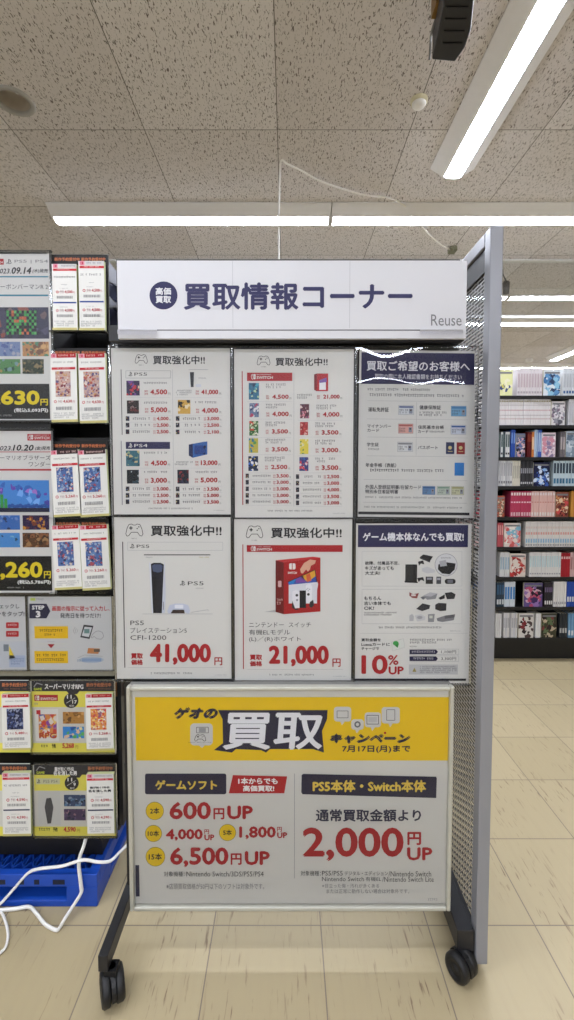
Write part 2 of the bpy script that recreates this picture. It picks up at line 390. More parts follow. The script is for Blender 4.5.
# ------------------------------------------------------------------ ceiling lights
HOUS = plain('white_enamel', '#ececf0', .45, mottle=.03)
TUBE = emit('fluorescent_glow', (.89, .945, 1.06), 52.0)
def fixture(c, L, axis, label, group=None):
    """open batten: shallow white housing with sloped sides, glowing half-round diffuser"""
    t = thing('fluorescent_light', (c[0], c[1], CEIL), label, 'ceiling light', group)
    hw, d = .112, .048
    f = (lambda l, w, z: (c[0] + l, c[1] + w, CEIL + z)) if axis == 'x' else (lambda l, w, z: (c[0] + w, c[1] + l, CEIL + z))
    q = MB(); h = L / 2
    prof = [(-hw, -.0005), (-hw, -.006), (-.046, -d), (.046, -d), (hw, -.006), (hw, -.0005)]
    q.prism([f(-h, w, z) for w, z in prof], Vector(f(h, 0, 0)) - Vector(f(-h, 0, 0)), HOUS)
    q.build('housing', t)
    q = MB(); prof = [(.044 * math.cos(a), -d + .001 - .012 * math.sin(a)) for a in [math.pi * i / 10 for i in range(11)]]
    q.prism([f(-h + .012, w, z) for w, z in prof], Vector(f(h - .012, 0, 0)) - Vector(f(-h + .012, 0, 0)), TUBE)
    q.build('diffuser', t)
    for e in (-h + .006, h - .006):
        q = MB(); p = [(.045 * math.cos(a), -d + .001 - .014 * math.sin(a)) for a in [math.pi * i / 10 for i in range(11)]]
        q.prism([f(e - .006, w, z) for w, z in p], Vector(f(.012, 0, 0)) - Vector(f(0, 0, 0)), HOUS)
        q.build('end_cap', t)
    return t
RY = PZ(300, 223, CEIL - .06).y
xa = PZ(54, 215, CEIL - .02).x; xb = PZ(330, 215, CEIL - .02).x; LL = xb - xa
fixture(((xa + xb) / 2, RY), LL, 'x', 'long white ceiling light above the white header sign, its end free at the left')
fixture((xb + LL / 2 + .005, RY), LL, 'x', 'long white ceiling light running off behind the top of the grey mesh panel')
fixture((xb + LL * 1.5 + .01, RY), LL, 'x', 'ceiling light further right in the row over the stand')
e = PZ(452, 178, CEIL - .05)
fixture((e.x, e.y - LL / 2), LL, 'y', 'bright ceiling light running towards the camera at upper right, beside the smoke detector')
for k in range(-1, 3): fixture((xb + LL * (k + .5), RY + 1.95), LL, 'x', 'ceiling light just behind the glass smoke screen' , 'lights in the row behind the smoke screen')
for k in range(-1, 3): fixture((xb + LL * (k + .5), RY + 3.98), LL, 'x', 'farthest ceiling light, half hidden by the books on the top shelf', 'farthest row of lights')
e = PZ(553, 361, CEIL - .05); fixture((e.x, e.y - .65), 1.3, 'y', 'slanting ceiling light over the bookshelf at the right edge')
for r_, y in enumerate((.5, -1.4, -3.4, -5.4)):
    for k in range(-2, 0 if r_ == 0 else 2): fixture((-.1 + LL * (k + .5), y), LL - .02, 'x', 'ceiling light in the rows behind the camera', 'lights behind the camera')

# ------------------------------------------------------------------ small things on the ceiling
BLK = plain('black_plastic', '#101013', .45, mottle=.2)
t = thing('recessed_downlight', (dl.x, dl.y, CEIL), 'round grey recessed ceiling fitting at the upper left', 'downlight')
q = MB(); q.lathe((dl.x, dl.y, CEIL), (0, 0, -1), [(0, .082), (.006, .080), (.009, .072), (.006, .062), (-.01, .060)], plain('grey_metal', '#a5a29c', .4), 40); q.build('trim_ring', t)
q = MB(); q.lathe((dl.x, dl.y, CEIL), (0, 0, 1), [(-.002, .062), (.03, .056), (.05, .05), (.051, .001)], plain('dark_reflector', '#b5aca2', .5), 40); q.build('reflector_cup', t)
q = MB(); q.cyl((dl.x + .015, dl.y - .005, CEIL + .05), (dl.x + .02, dl.y - .01, CEIL + .035), .004, .004, plain('white_metal', '#d8d8d6', .4)); q.lathe((dl.x + .02, dl.y - .01, CEIL + .02), (0, 0, 1), [(0, .001), (.004, .007), (.012, .009), (.018, .004)], plain('white_metal', '#d8d8d6'), 16); q.build('lamp_holder', t)

e = PZ(419, 100, CEIL)
t = thing('smoke_detector', (e.x, e.y, CEIL), 'small white dome detector on the ceiling', 'smoke detector')
q = MB(); q.lathe((e.x, e.y, CEIL), (0, 0, -1), [(0, .036), (.012, .034), (.015, .028)], plain('ivory_plastic', '#cfc8a8', .5)); q.build('base_plate', t)
q = MB(); q.lathe((e.x, e.y, CEIL - .013), (0, 0, -1), [(0, .029), (.006, .029), (.012, .025), (.017, .014), (.018, .001)], plain('white_plastic', '#e2e0dc', .5)); q.build('dome', t)

t = thing('ceiling_speaker', (.53, 1.5, CEIL), 'black angular speaker hung from the ceiling at top centre right', 'speaker')
zt, zb = CEIL - .10, CEIL - .20
q = MB()
pl = [PZ(443, -30, zb), PZ(443, 8, zb), PZ(432, 60, zb), PZ(455, 62, zb), PZ(465, 48, zb), PZ(471, 30, zb), PZ(474, 0, zb), PZ(475, -30, zb)]
q.prism(pl, (0, 0, .1), BLK); q.build('cabinet', t, bevel=.004)
for i in range(5):
    q = MB(); a_ = PZ(447 - i * 1.0, -5 + i * 12, zb); b_ = PZ(470 - i * 2.0, -5 + i * 12, zb)
    q.box(a_.x, b_.x, a_.y - .002, a_.y + .002, zb - .003, zb + .001, plain('black_rib', '#16161a', .6)); q.build('grille_rib', t)
b0 = PZ(437, 6, CEIL - .1)
q = MB(); q.box(b0.x - .012, b0.x + .02, b0.y - .03, b0.y + .02, CEIL - .12, CEIL - .0005, plain('brass_bracket', '#8a6a3a', .4, .7)); q.build('bracket', t)
q = MB(); c0 = PZ(446, 25, zb + .05); q.box(c0.x - .005, c0.x + .05, c0.y - .08, c0.y, zt - .002, CEIL - .0005, BLK); q.build('mount_arm', t)
q = MB(); q.tube([(b0.x + .01, b0.y + .01, CEIL - .1), (b0.x + .0, b0.y + .05, CEIL - .13), (b0.x + .012, b0.y + .10, CEIL - .12), (b0.x + .018, b0.y + .13, CEIL - .15)], .004, plain('grey_cable', '#7c7a78')); q.build('signal_cable', t)

hk = PZ(452, 248, CEIL)
q = MB(); q.box(hk.x - .02, hk.x + .025, hk.y - .03, hk.y + .03, CEIL - .03, CEIL - .0005, plain('olive_plastic', '#6b6a52', .5)); q.cyl((hk.x, hk.y - .03, CEIL - .025), (hk.x, hk.y - .05, CEIL - .035), .006, .006, plain('olive_plastic', '#6b6a52'))
tag(q.build('cable_clip'), 'small olive clip on the ceiling holding the end of the white wire', 'cable clip')
WC = plain('white_cable', '#efede8', .5, mottle=.03)
up = PZ(281, 161, CEIL - .004)
pts = [PZ(279, 170, CEIL - .03), up] + [PZ(x, y, CEIL - .014) for x, y in ((287, 164), (300, 170), (318, 180), (340, 188), (365, 195), (390, 198), (410, 210), (425, 230), (440, 244), (451, 250))]
x_, y_ = PZ(279.5, 175, CEIL - .03).x, PZ(279.5, 175, CEIL - .03).y
pts = [(x_, y_, .004), (x_, y_, .8), (x_ + .004, y_, 1.6), (x_ - .004, y_, 2.3), (x_, y_, CEIL - .08)] + pts[1:]
q = MB(); q.tube(pts, .0045, WC, 7, 6)
tag(q.build('hanging_wire'), 'thin white wire looping along the ceiling and dropping behind the header sign', 'wire')
h2 = PZ(509, 282, CEIL - .1)
q = MB(); wx, wy = PZ(507, 272, CEIL - .05).x, 3.6
q.lathe((wx + .03, wy, CEIL - .19), (0, 0, 1), [(0, .001), (.004, .022), (.09, .026), (.1, .018), (.104, .001)], BLK, 16); q.tube([(wx, wy, CEIL - .001), (wx + .005, wy, CEIL - .04), (wx + .03, wy, CEIL - .09)], .005, BLK)
tag(q.build('hanging_sensor'), 'small dark sensor hanging on a cord behind the smoke screen glass', 'sensor')
e = PZ(529, 359, CEIL); q = MB(); q.lathe((e.x, e.y, CEIL), (0, 0, -1), [(0, .05), (.025, .05), (.045, .03), (.05, .001)], plain('white_plastic', '#e2e0dc'), 20)
tag(q.build('far_ceiling_detector'), 'tiny white detector on the far ceiling above the bookshelf', 'smoke detector')

# ================================================================== the stand
GREY = plain('grey_paint', '#8f9096', .35, .2, mottle=.04, scale=8)
DARK = plain('charcoal_paint', '#1a1a1e', .45, mottle=.15)
def perforated(col, A, C):
    m, nt, b = new_mat('expanded_metal'); L = nt.links.new
    setc(b, hexc(col), .45, .2); out = nt.nodes['Material Output']
    g = N(nt, 'ShaderNodeNewGeometry'); sx = N(nt, 'ShaderNodeSeparateXYZ'); L(g.outputs['Position'], sx.inputs[0])
    v = N(nt, 'ShaderNodeMath', operation='DIVIDE'); v.inputs[1].default_value = .019; L(sx.outputs[2], v.inputs[0])
    u = N(nt, 'ShaderNodeMath', operation='DIVIDE'); u.inputs[1].default_value = .038; L(sx.outputs[1], u.inputs[0])
    def tri(src, off):
        a = N(nt, 'ShaderNodeMath', operation='ADD'); a.inputs[1].default_value = off; L(src, a.inputs[0])
        p = N(nt, 'ShaderNodeMath', operation='PINGPONG'); p.inputs[1].default_value = .5; L(a.outputs[0], p.inputs[0]); return p
    def dia(o1, o2):
        a, c = tri(u.outputs[0], o1), tri(v.outputs[0], o2)
        l1 = N(nt, 'ShaderNodeMath', operation='LESS_THAN'); l1.inputs[1].default_value = A; L(a.outputs[0], l1.inputs[0])
        l2 = N(nt, 'ShaderNodeMath', operation='LESS_THAN'); l2.inputs[1].default_value = C; L(c.outputs[0], l2.inputs[0])
        l = N(nt, 'ShaderNodeMath', operation='MINIMUM'); L(l1.outputs[0], l.inputs[0]); L(l2.outputs[0], l.inputs[1]); return l
    d1, d2 = dia(0, 0), dia(.5, .5)
    h = N(nt, 'ShaderNodeMath', operation='MAXIMUM'); L(d1.outputs[0], h.inputs[0]); L(d2.outputs[0], h.inputs[1])
    tr = N(nt, 'ShaderNodeBsdfTransparent'); mi = N(nt, 'ShaderNodeMixShader')
    L(h.outputs[0], mi.inputs[0]); L(b.outputs[0], mi.inputs[1]); L(tr.outputs[0], mi.inputs[2]); L(mi.outputs[0], out.inputs[0])
    return m
PF = PZ(484, 965, .03).y
SY = 1.066 * PF                                      # plane of the posters
stand = thing('display_stand', (0, SY + .1, 0), 'dark rolling display stand on casters carrying the sale posters', 'display stand')
bl, br = PY(119, 300, SY + .03).x, PY(452, 600, SY + .03).x
ztop, zbot = PY(300, 262, SY + .03).z, PY(300, 880, SY + .03).z
q = MB(); q.box(bl, br, SY + .015, SY + .035, zbot, ztop, DARK); q.build('back_panel', stand)
PB = PF + .5                          # front and back edge of the side panel
pt, pb = PY(500, 225, PF).z, PY(484, 965, PF).z
pr = (PY(504, 225, PF).x + PY(488, 960, PF).x) / 2; w = .031
xl = pr - w
q = MB()
q.box(xl, pr, PF, PF + .034, pb, pt, GREY); q.box(xl, pr, PB - .034, PB, pb, pt, GREY)
q.box(xl, pr, PF + .034, PB - .034, pt - .034, pt, GREY); q.box(xl + .012, pr, PF + .034, PB - .034, pb, pb + .03, GREY)
fr = q.build('side_frame', stand, bevel=.003)
q = MB(); q.quad((xl + .012, PB - .034, pb + .03), (xl + .012, PF + .034, pb + .03), (xl + .012, PF + .034, pt - .034), (xl + .012, PB - .034, pt - .034), perforated('#b4b5b8', .43, .17))
q.quad((xl + .016, PB - .034, pb + .03), (xl + .016, PF + .034, pb + .03), (xl + .016, PF + .034, pt - .034), (xl + .016, PB - .034, pt - .034), perforated('#2c2c30', .40, .10))  # dark second sheet, added to give the mesh holes their shade
mesh_ = q.build('mesh_panel', stand); mesh_['label'] = 'expanded metal mesh in the grey frame'
q = MB(); q.box(xl + .006, xl + .011, PF + .034, PB - .034, pt - .09, pt - .034, DARK); q.build('top_strip', stand)
q = MB(); q.box(xl - .003, xl + .011, PF + .012, PB - .012, pb + .002, pb + .075, DARK); q.build('bottom_strip', stand)
# uprights and feet
fz0, fz1 = .087, .128
q = MB()
FT = PZ(103, 973, .085)
lx0, lx1 = PZ(98, 973, .085).x, PZ(108, 973, .085).x; rx0, rx1 = PZ(455, 946, .06).x, xl - .003
q.box(-.405, -.375, SY + .0355, SY + .07, .1, ztop - .02, DARK); q.build('upright', stand)
q = MB(); q.box(lx1, -.405, SY + .04, SY + .065, .102, .127, DARK); q.build('link_bracket', stand)
q = MB(); q.box(.375, .405, SY + .0355, SY + .07, .1, ztop - .02, DARK); q.build('upright', stand)
q = MB(); q.box(lx0, lx1, FT.y, PB, fz0, fz1, DARK); q.build('foot', stand, bevel=.002)
q = MB(); q.box(rx0, rx1, PZ(455, 952, .06).y, PB, .062, .118, DARK); q.build('foot', stand, bevel=.002)
q = MB(); q.box(-.375, .375, SY + .045, SY + .065, 1.0, 1.04, DARK); q.build('cross_rail', stand)
for zz in (.98, 1.42):
    q = MB(); q.box(.405, xl + .01, SY + .04, SY + .06, zz, zz + .04, DARK); q.build('link_bracket', stand)
RUB = plain('black_rubber', '#121214', .5, mottle=.3, scale=80)
def caster(x, y, top, ang, r=.041):
    """twin-wheel furniture caster: hooded body between two wheels"""
    q = MB(); d = Vector((math.cos(ang), math.sin(ang), 0)); n = Vector((-math.sin(ang), math.cos(ang), 0)); c = Vector((x, y, r))
    q.cyl(c + Vector((0, 0, r * .6)), (x, y, top), .009, .009, DARK, 14); q.box(x - .014, x + .014, y - .014, y + .014, top - .022, top, BLK)
    q.prism([c + d * .0 + n * (r * 1.02 * math.cos(a)) + Vector((0, 0, r * 1.04 * math.sin(a))) - d * .005 for a in [math.pi * (i / 12) * 1.1 - .1 for i in range(13)]], d * .01, BLK)
    body = q.build('caster', stand)
    for sgn in (-1, 1):
        q = MB(); a0 = c + d * sgn * .006
        q.lathe(a0, d * sgn, [(0, .001), (0, r * .93), (.003, r), (.015, r), (.02, r * .9), (.021, r * .62), (.017, r * .58), (.017, r * .3), (.02, r * .26), (.02, .001)], RUB, 36)
        o = q.build('wheel', body); 
caster(PZ(112, 1001, .0).x, PZ(112, 1001, 0).y + .004, fz0, math.radians(28), .037)
caster(PZ(461, 976, .0).x, PZ(461, 976, 0).y, .063, math.radians(32), .033)
caster((lx0 + lx1) / 2, PB - .05, fz0, .4); caster((rx0 + rx1) / 2, PB - .05, .063, -.2)

# ---------------- header sign
HY = SY - .045
s = Sheet(HY, 0, 0, 1)
t = thing('header_sign', (0, HY, PY(290, 338, HY).z), 'wide white header sign with navy lettering across the top of the stand', 'sign')
s.slab(117.5, 260.5, 466.5, 338.5, '#d3d3d8', .012)
s.D(163.5, 295.5, 14, NAVY, 1, 48)
s.T('高価', 155.6, 287.5, 171.2, 295, '#d3d3d8', .3, res=3); s.T('買取', 155.6, 296, 171.2, 303.2, '#d3d3d8', .3, res=3)
s.T('買取情報コーナー', 183.5, 282.5, 412.5, 310, '#35345a', .8, res=4)
s.T('Reuse', 431, 314.5, 461.5, 325.8, '#77777c', .0, res=3)
for x in (232.5, 349.5): s.R(x, 261, x + .5, 328, '#b4b4ba', .5)
s.R(157, 329.6, 420, 330.6, '#55555c', 1)
s.build('sign_face', t)
q = MB(); a, b = PY(107, 338, HY), PY(466, 338, HY)
q.box(a.x, b.x, HY + .012, SY - .006, a.z - .003, a.z + .035, DARK); q.box(PY(117.5, 300, HY).x, PY(466.5, 300, HY).x, HY + .012, SY + .012, a.z + .035, PY(300, 262, HY).z, plain('sign_back', '#b9b9be', .5)); q.build('sign_tray', t)
for x0_, x1_ in ((117.5, 156), (420, 463)):
    q = MB(); a, b = PY(x0_, 334, HY - .006), PY(x1_, 329.5, HY - .006)
    q.box(a.x, b.x, HY - .006, HY - .0005, a.z, b.z, glass_mat('clear_clip', tint=(.97, .97, .98), boost=1.5)); q.build('clear_clip', t)

# ---------------- posters
def mk(name, label, sheet, paper, hold, group='posters in clear sleeves on the stand', white='#d6d5d2'):
    x0, y0, x1, y1 = paper
    sheet.slab(x0, y0, x1, y1, white, .002)
    c = sheet.P((x0 + x1) / 2, y1)
    t = thing(name, (c.x, sheet.y, c.z), label, 'poster', group)
    return t

# 1: prices list, upper left
s = Sheet(SY, 105, 340, 4.415)
t = mk('price_poster', 'white price list poster of disc games and consoles, top row at the left', s, (33, 36, 553, 770), None)
pad_icon(s, 133, 62, 188, 114)
s.T('買取強化中!!', 212, 69, 441, 108, INK, .9, res=3)
def list_rows(rows_l, rows_r, small_l, small_r, sx, fs=1):
    pass
THP = ['#2a2a38', '#8a2a34', '#c8b27a', '#3a5a8a', '#101014', '#a8a8b0']
for bx, (y0, y1), c in (((72, 75), (130, 418), '#202024'), ((72, 76), (445, 728), '#8a8a90')): s.R(bx[0], y0, bx[1], y1, c)
s.box_outline(92, 136, 290, 168, 1.5, '#8c8c92'); ps_mark(s, 104, 141, 122, 161, INK); s.T('PS5', 130, 144, 186, 158, INK)
s.R(92, 450, 287, 481, NAVY); ps_mark(s, 104, 456, 122, 476, WHITE, 3); s.T('PS4', 130, 459, 188, 473, WHITE, l=3)
s.R(300, 130, 301.5, 728, '#a9a9ae')
# console boxes
s.Pg([(375, 142), (393, 142), (391, 208), (379, 208)], '#26262e'); s.R(372, 148, 375, 208, '#cfd3dc', 1); s.RR(400, 195, 425, 208, 5, '#c8ccd6', 1); s.mic(413, 165, 447, 173); s.R(370, 130, 455, 132, '#9c9ca2')
s.Pg([(370, 462), (388, 458), (388, 520), (370, 510)], '#1e2c58', 2); s.Pg([(388, 458), (452, 448), (452, 505), (388, 520)], '#2f5fa4', 2); s.art(395, 466, 446, 505, ['#20448a', '#2a3c78', '#101c40'], 14, 5, 2.3); s.Pg([(370, 462), (430, 450), (452, 448), (388, 458)], '#6a8ac0', 2)
Pl = [(95, 180, 153, 245, '4,500', 200, 218, 275, 244), (97, 267, 150, 325, '5,000', 202, 297, 275, 323), (93, 488, 153, 557, '4,500', 202, 532, 274, 557), (97, 573, 150, 634, '3,000', 202, 608, 274, 634)]
Pr = [(322, 265, 377, 326, '4,000', 427, 300, 500, 325), (320, 573, 370, 634, '5,000', 422, 607, 497, 632)]
pals = [['#30204a', '#b83040', '#e0c0a0', '#6a3a8a'], ['#201414', '#5a2020', '#302020', '#7a6060'], ['#3a6a7a', '#c8b88a', '#2a4a5a', '#8aa080'], ['#141c24', '#2a4050', '#9aa4aa', '#0c0c10'], ['#c8a048', '#3a3428', '#e0d0a8', '#201c18'], ['#161a2a', '#5a2028', '#2a2c48', '#802830']]
for i, (a, b, c, d, tx, e0, e1, e2, e3) in enumerate(Pl + Pr):
    s.art(a, b, c, d, pals[i], 22, 10 + i); price(s, e0, e1, e2, e3, tx, e0 - 26); s.mic(e0 - 30, b + 5, e0 + 72, b + 17, GRY)
price(s, 425, 219, 500, 243, '41,000', 400); s.mic(313, 220, 385, 246, GRY, rows=3); price(s, 423, 531, 497, 556, '13,000', 398); s.mic(308, 535, 390, 555, GRY, rows=2)
for x0_, xp, ys, vals in ((92, 228, (339, 368, 397), ('4,000', '2,500', '2,500')), (313, 451, (339, 368, 398), ('3,000', '2,500', '2,100')), (92, 228, (649, 678, 706), ('3,000', '2,500', '2,500')), (313, 450, (650, 678, 707), ('3,500', '5,000', '3,500'))):
    for i, (y, v) in enumerate(zip(ys, vals)):
        s.art(x0_, y - 2, x0_ + 16, y + 18, THP, 7, int(y + x0_)); s.mic(x0_ + 30, y + 2, x0_ + 112, y + 16, GRY, seed=int(y)); price(s, xp, y, xp + 53, y + 18, v, xp - 15)
        s.R(x0_, y - 5, x0_ + 205, y - 4, '#b9b9be')
for y in (253, 565): s.R(92, y, 287, y + 1, '#b9b9be'); s.R(310, y, 515, y + 1, '#b9b9be')
s.mic(192, 740, 385, 749, GRY); s.mic(480, 750, 530, 756, '#9a9aa0')
s.build('printed_sheet', t); holder(t, s, 24, 24, 562, 777)

# 2: handheld price list
s = Sheet(SY, 228, 340, 4.415)
t = mk('price_poster', 'white price list poster with red bars, top row in the middle', s, (29, 41, 553, 783), None)
pad_icon(s, 128, 68, 186, 122); s.T('買取強化中!!', 209, 78, 440, 115, INK, .9, res=3)
s.R(62, 138, 66, 728, RED); s.R(84, 144, 284, 181, RED); sw_mark(s, 103, 151, 122, 173, WHITE, 3); s.T('SWITCH', 126, 160, 198, 172, WHITE, .5, l=3); s.mic(126, 150, 190, 157, WHITE, 3)
s.R(290, 144, 291.5, 735, '#a9a9ae')
s.Pg([(380, 152), (392, 148), (392, 227), (380, 220)], '#7c1420', 2); s.R(392, 148, 442, 226, '#b4202c', 2); s.R(403, 185, 432, 220, '#dfe0e6', 2.3); s.Pg([(402, 178), (434, 166), (436, 186), (404, 190)], '#7a5aa0', 2.4)
L2 = [(92, 190, 137, 263, 195, 241, 268, 263, '4,500'), (95, 279, 136, 341, 195, 316, 268, 340, '4,000'), (94, 358, 134, 422, 193, 394, 265, 416, '3,500'), (92, 434, 133, 498, 193, 473, 265, 495, '3,500'), (90, 513, 133, 578, 190, 551, 262, 573, '2,500')]
R2 = [(318, 283, 358, 346, 418, 318, 492, 342, '4,000'), (318, 362, 353, 420, 413, 398, 488, 421, '3,500'), (317, 438, 355, 503, 413, 476, 487, 499, '3,000'), (315, 517, 355, 578, 413, 553, 487, 577, '3,500')]
pals = [['#2a6a8a', '#4aa0b8', '#a8c8a0', '#1a3a5a'], ['#6a7a9a', '#b84a6a', '#d8d8dc', '#40406a'], ['#3a6a3a', '#b8c8a0', '#c84a3a', '#e0e0d0'], ['#b8b04a', '#5a9a5a', '#d89a4a', '#3a7a9a'], ['#1a2a4a', '#d8b83a', '#3a6ac8', '#e0e0e0'],
        ['#5a2a3a', '#c87a8a', '#e0c8c8', '#3a2a5a'], ['#a82a30', '#c84a48', '#802028', '#d8a8a0'], ['#d8c84a', '#6ab0d8', '#e0d8a0', '#4a8a4a'], ['#3a3a7a', '#c83a4a', '#d8c0c8', '#2a5aa0']]
for i, (a, b, c, d, e0, e1, e2, e3, v) in enumerate(L2 + R2):
    s.art(a, b, c, d, pals[i], 24, 40 + i); price(s, e0, e1, e2, e3, v, e0 - 27); s.mic(e0 - 28, b + 2, e0 + 62, b + 26, GRY, rows=2)
    s.R(a - 8, d + 8, e2 + 14, d + 9, '#b9b9be')
price(s, 420, 241, 493, 262, '21,000', 393); s.mic(305, 238, 375, 262, GRY, rows=2)
for x0_, xp, ys, vals in ((78, 214, (592, 620, 649, 678, 706), ('3,500', '3,000', '3,000', '3,000', '3,000')), (300, 437, (595, 624, 653, 683, 711), ('2,500', '3,000', '4,000', '3,500', '3,000'))):
    for i, (y, v) in enumerate(zip(ys, vals)):
        s.art(x0_, y - 2, x0_ + 14, y + 18, THP, 7, int(y + x0_)); s.mic(x0_ + 30, y + 3, x0_ + 112, y + 15, GRY, seed=int(y)); price(s, xp, y, xp + 54, y + 18, v, xp - 15)
        s.R(x0_, y + 23, x0_ + 205, y + 24, '#b9b9be')
s.mic(175, 750, 372, 760, GRY); s.mic(463, 763, 517, 769, '#9a9aa0')
s.build('printed_sheet', t); holder(t, s, 20, 30, 560, 787)

# 3: identity documents
s = Sheet(SY, 350, 340, 4.415, rot=.6, rc=(300, 410))
t = mk('notice_poster', 'white notice poster with navy heading and pictures of identity cards', s, (38, 46, 550, 783), None)
s.R(47, 57, 546, 196, NAVY); s.T('買取ご希望のお客様へ', 70, 93, 526, 138, '#e4e4ea', .9, l=3, res=3); s.T('買取の際に本人確認書類をお持ちください', 106, 151, 490, 174, '#d4d4de', .2, l=3)
s.mic(75, 214, 350, 228, GRY); s.mic(75, 238, 510, 254, GRY)
s.R(75, 270, 520, 271, '#aaaaae'); s.R(75, 350, 520, 351, '#aaaaae'); s.R(75, 430, 520, 431, '#aaaaae'); s.R(75, 513, 520, 514, '#aaaaae'); s.R(62, 618, 520, 619, '#aaaaae'); s.R(62, 718, 520, 719, '#8a8a8e'); s.R(292, 275, 293, 510, '#aaaaae')
def card(x0, y0, x1, y1, c, head='#5a6a9a'):
    s.R(x0, y0, x1, y1, c, 1.5); w, h = x1 - x0, y1 - y0
    s.R(x0 + 3, y0 + 3, x1 - 3, y0 + h * .25, head, 2); s.R(x1 - w * .3, y0 + h * .35, x1 - w * .08, y1 - h * .12, '#8a90a0', 2); s.D(x1 - w * .19, y0 + h * .52, w * .06, '#5a4a44', 2.4, 10)
    s.mic(x0 + 4, y0 + h * .4, x0 + w * .62, y1 - 3, '#55555c', 2, rows=2)
    s.box_outline(x0, y0, x1, y1, 1, '#8a8a90', 2)
for tx, bx in (('運転免許証', (79, 299, 170, 319)), ('健康保険証', (305, 288, 400, 307)), ('マイナンバー', (76, 374, 180, 390)), ('カード', (76, 394, 128, 408)), ('住民基本台帳', (300, 376, 414, 393)), ('カード', (300, 397, 345, 411)),
               ('学生証', (75, 455, 127, 472)), ('パスポート', (300, 466, 388, 482)), ('年金手帳（表紙）', (70, 545, 205, 564)), ('外国人登録証明書/在留カード', (70, 641, 316, 660)), ('特別永住者証明書', (70, 662, 215, 680))):
    s.T(tx, *bx, '#3a3a44', .25)
s.mic(305, 315, 430, 338, GRY, rows=2); s.mic(350, 400, 425, 410, GRY); s.mic(75, 480, 130, 490, GRY); s.mic(70, 570, 420, 586, '#4a4a52'); s.mic(70, 692, 500, 702, GRY); s.mic(66, 735, 498, 745, GRY)
card(213, 290, 280, 330, '#c9cdd2'); card(445, 290, 512, 335, '#6fa3c8', '#4a7fb0'); card(213, 371, 278, 413, '#d8a8a0', '#b86a68'); card(445, 374, 511, 415, '#c4cad8', '#3a5a9a'); card(210, 452, 277, 493, '#d0d2d4', '#8a8a90')
for x, c in ((424, '#1f2a58'), (471, '#8a2028')): s.R(x, 450, x + 37, 502, c, 1.5); s.D(x + 18, 474, 8, '#c8b880', 2, 16); s.R(x + 8, 489, x + 29, 492, '#c8b880', 2)
s.R(463, 540, 505, 597, '#2a7ac0', 1.5)
card(322, 645, 378, 682, '#5f86b4', '#3a5a8a'); card(387, 645, 443, 682, '#b9c4b8', '#7a9a8a'); card(450, 645, 505, 682, '#c4c4a4', '#9a9a70')
s.R(40, 760, 531, 772, '#2a2a30')
s.build('printed_sheet', t)
s.rot = 0; holder(t, s, 24, 28, 560, 790, m=COVER)

# 4: white console
s = Sheet(SY, 105, 510, 4.415)
t = mk('price_poster', 'white poster of a tall white console priced 41,000 yen', s, (46, 32, 556, 745), None)
pad_icon(s, 92, 58, 168, 130, w=2.6); s.T('買取強化中!!', 202, 67, 515, 115, INK, 1.2, res=3)
s.R(81, 140, 85, 696, '#222226'); s.box_outline(100, 142, 520, 178, 1.5, '#b0b0b4'); ps_mark(s, 110, 149, 132, 170, INK); s.T('PS5', 140, 153, 196, 167, INK)
s.R(172, 196, 465, 200, '#222230'); s.mic(180, 206, 212, 214); s.mic(415, 206, 460, 214, '#b0a040')
s.R(165, 458, 475, 459.5, '#9a9aa2')
s.Pg([(195, 230), (203, 238), (209, 300), (214, 455), (207, 455)], '#d4d8e4', 1.5); s.Pg([(264, 226), (260, 245), (250, 455), (264, 455), (268, 380)], '#c6cbd9', 1.5)
s.Pg([(203, 238), (215, 233), (245, 233), (260, 240), (251, 455), (213, 455)], '#1b1c28', 2); s.Pg([(208, 246), (216, 240), (246, 240), (255, 246), (251, 272), (232, 276), (212, 270)], '#4c5878', 2.3); s.Pg([(213, 300), (228, 292), (224, 455), (215, 455)], '#11111a', 2.4)
s.R(257, 405, 259, 440, '#22242e', 2)
s.Pg([(285, 420), (310, 413), (345, 413), (368, 420), (376, 445), (372, 457), (360, 456), (345, 445), (305, 445), (292, 456), (279, 457), (275, 445)], '#c2c8da', 2); s.Pg([(300, 440), (350, 440), (352, 456), (290, 456)], '#3c302e', 2.3); s.RR(308, 418, 346, 434, 3, '#e4e6ee', 2.4); s.L([(378, 452), (455, 440), (456, 446)], 1.4, '#8a8a94')
ps_mark(s, 330, 312, 356, 334, INK); s.T('PS5', 366, 315, 436, 332, INK); s.mic(397, 343, 436, 350)
for tx, b in (('PS5', (112, 488, 172, 508)), ('プレイステーション5', (112, 519, 361, 543)), ('CFI-1200', (112, 553, 271, 573))): s.T(tx, *b, '#33333a')
s.T('買取', 115, 632, 168, 656, RED, 1.2); s.T('価格', 115, 660, 168, 684, RED, 1.2); s.T('41,000', 198, 590, 468, 684, RED, 4.6, res=4); s.T('円', 483, 650, 518, 685, RED, .8)
s.R(100, 695, 520, 696, '#a0a0a4'); s.mic(202, 716, 396, 727, GRY); s.mic(485, 726, 538, 732, '#9a9aa0')
s.build('printed_sheet', t); holder(t, s, 40, 24, 564, 755)

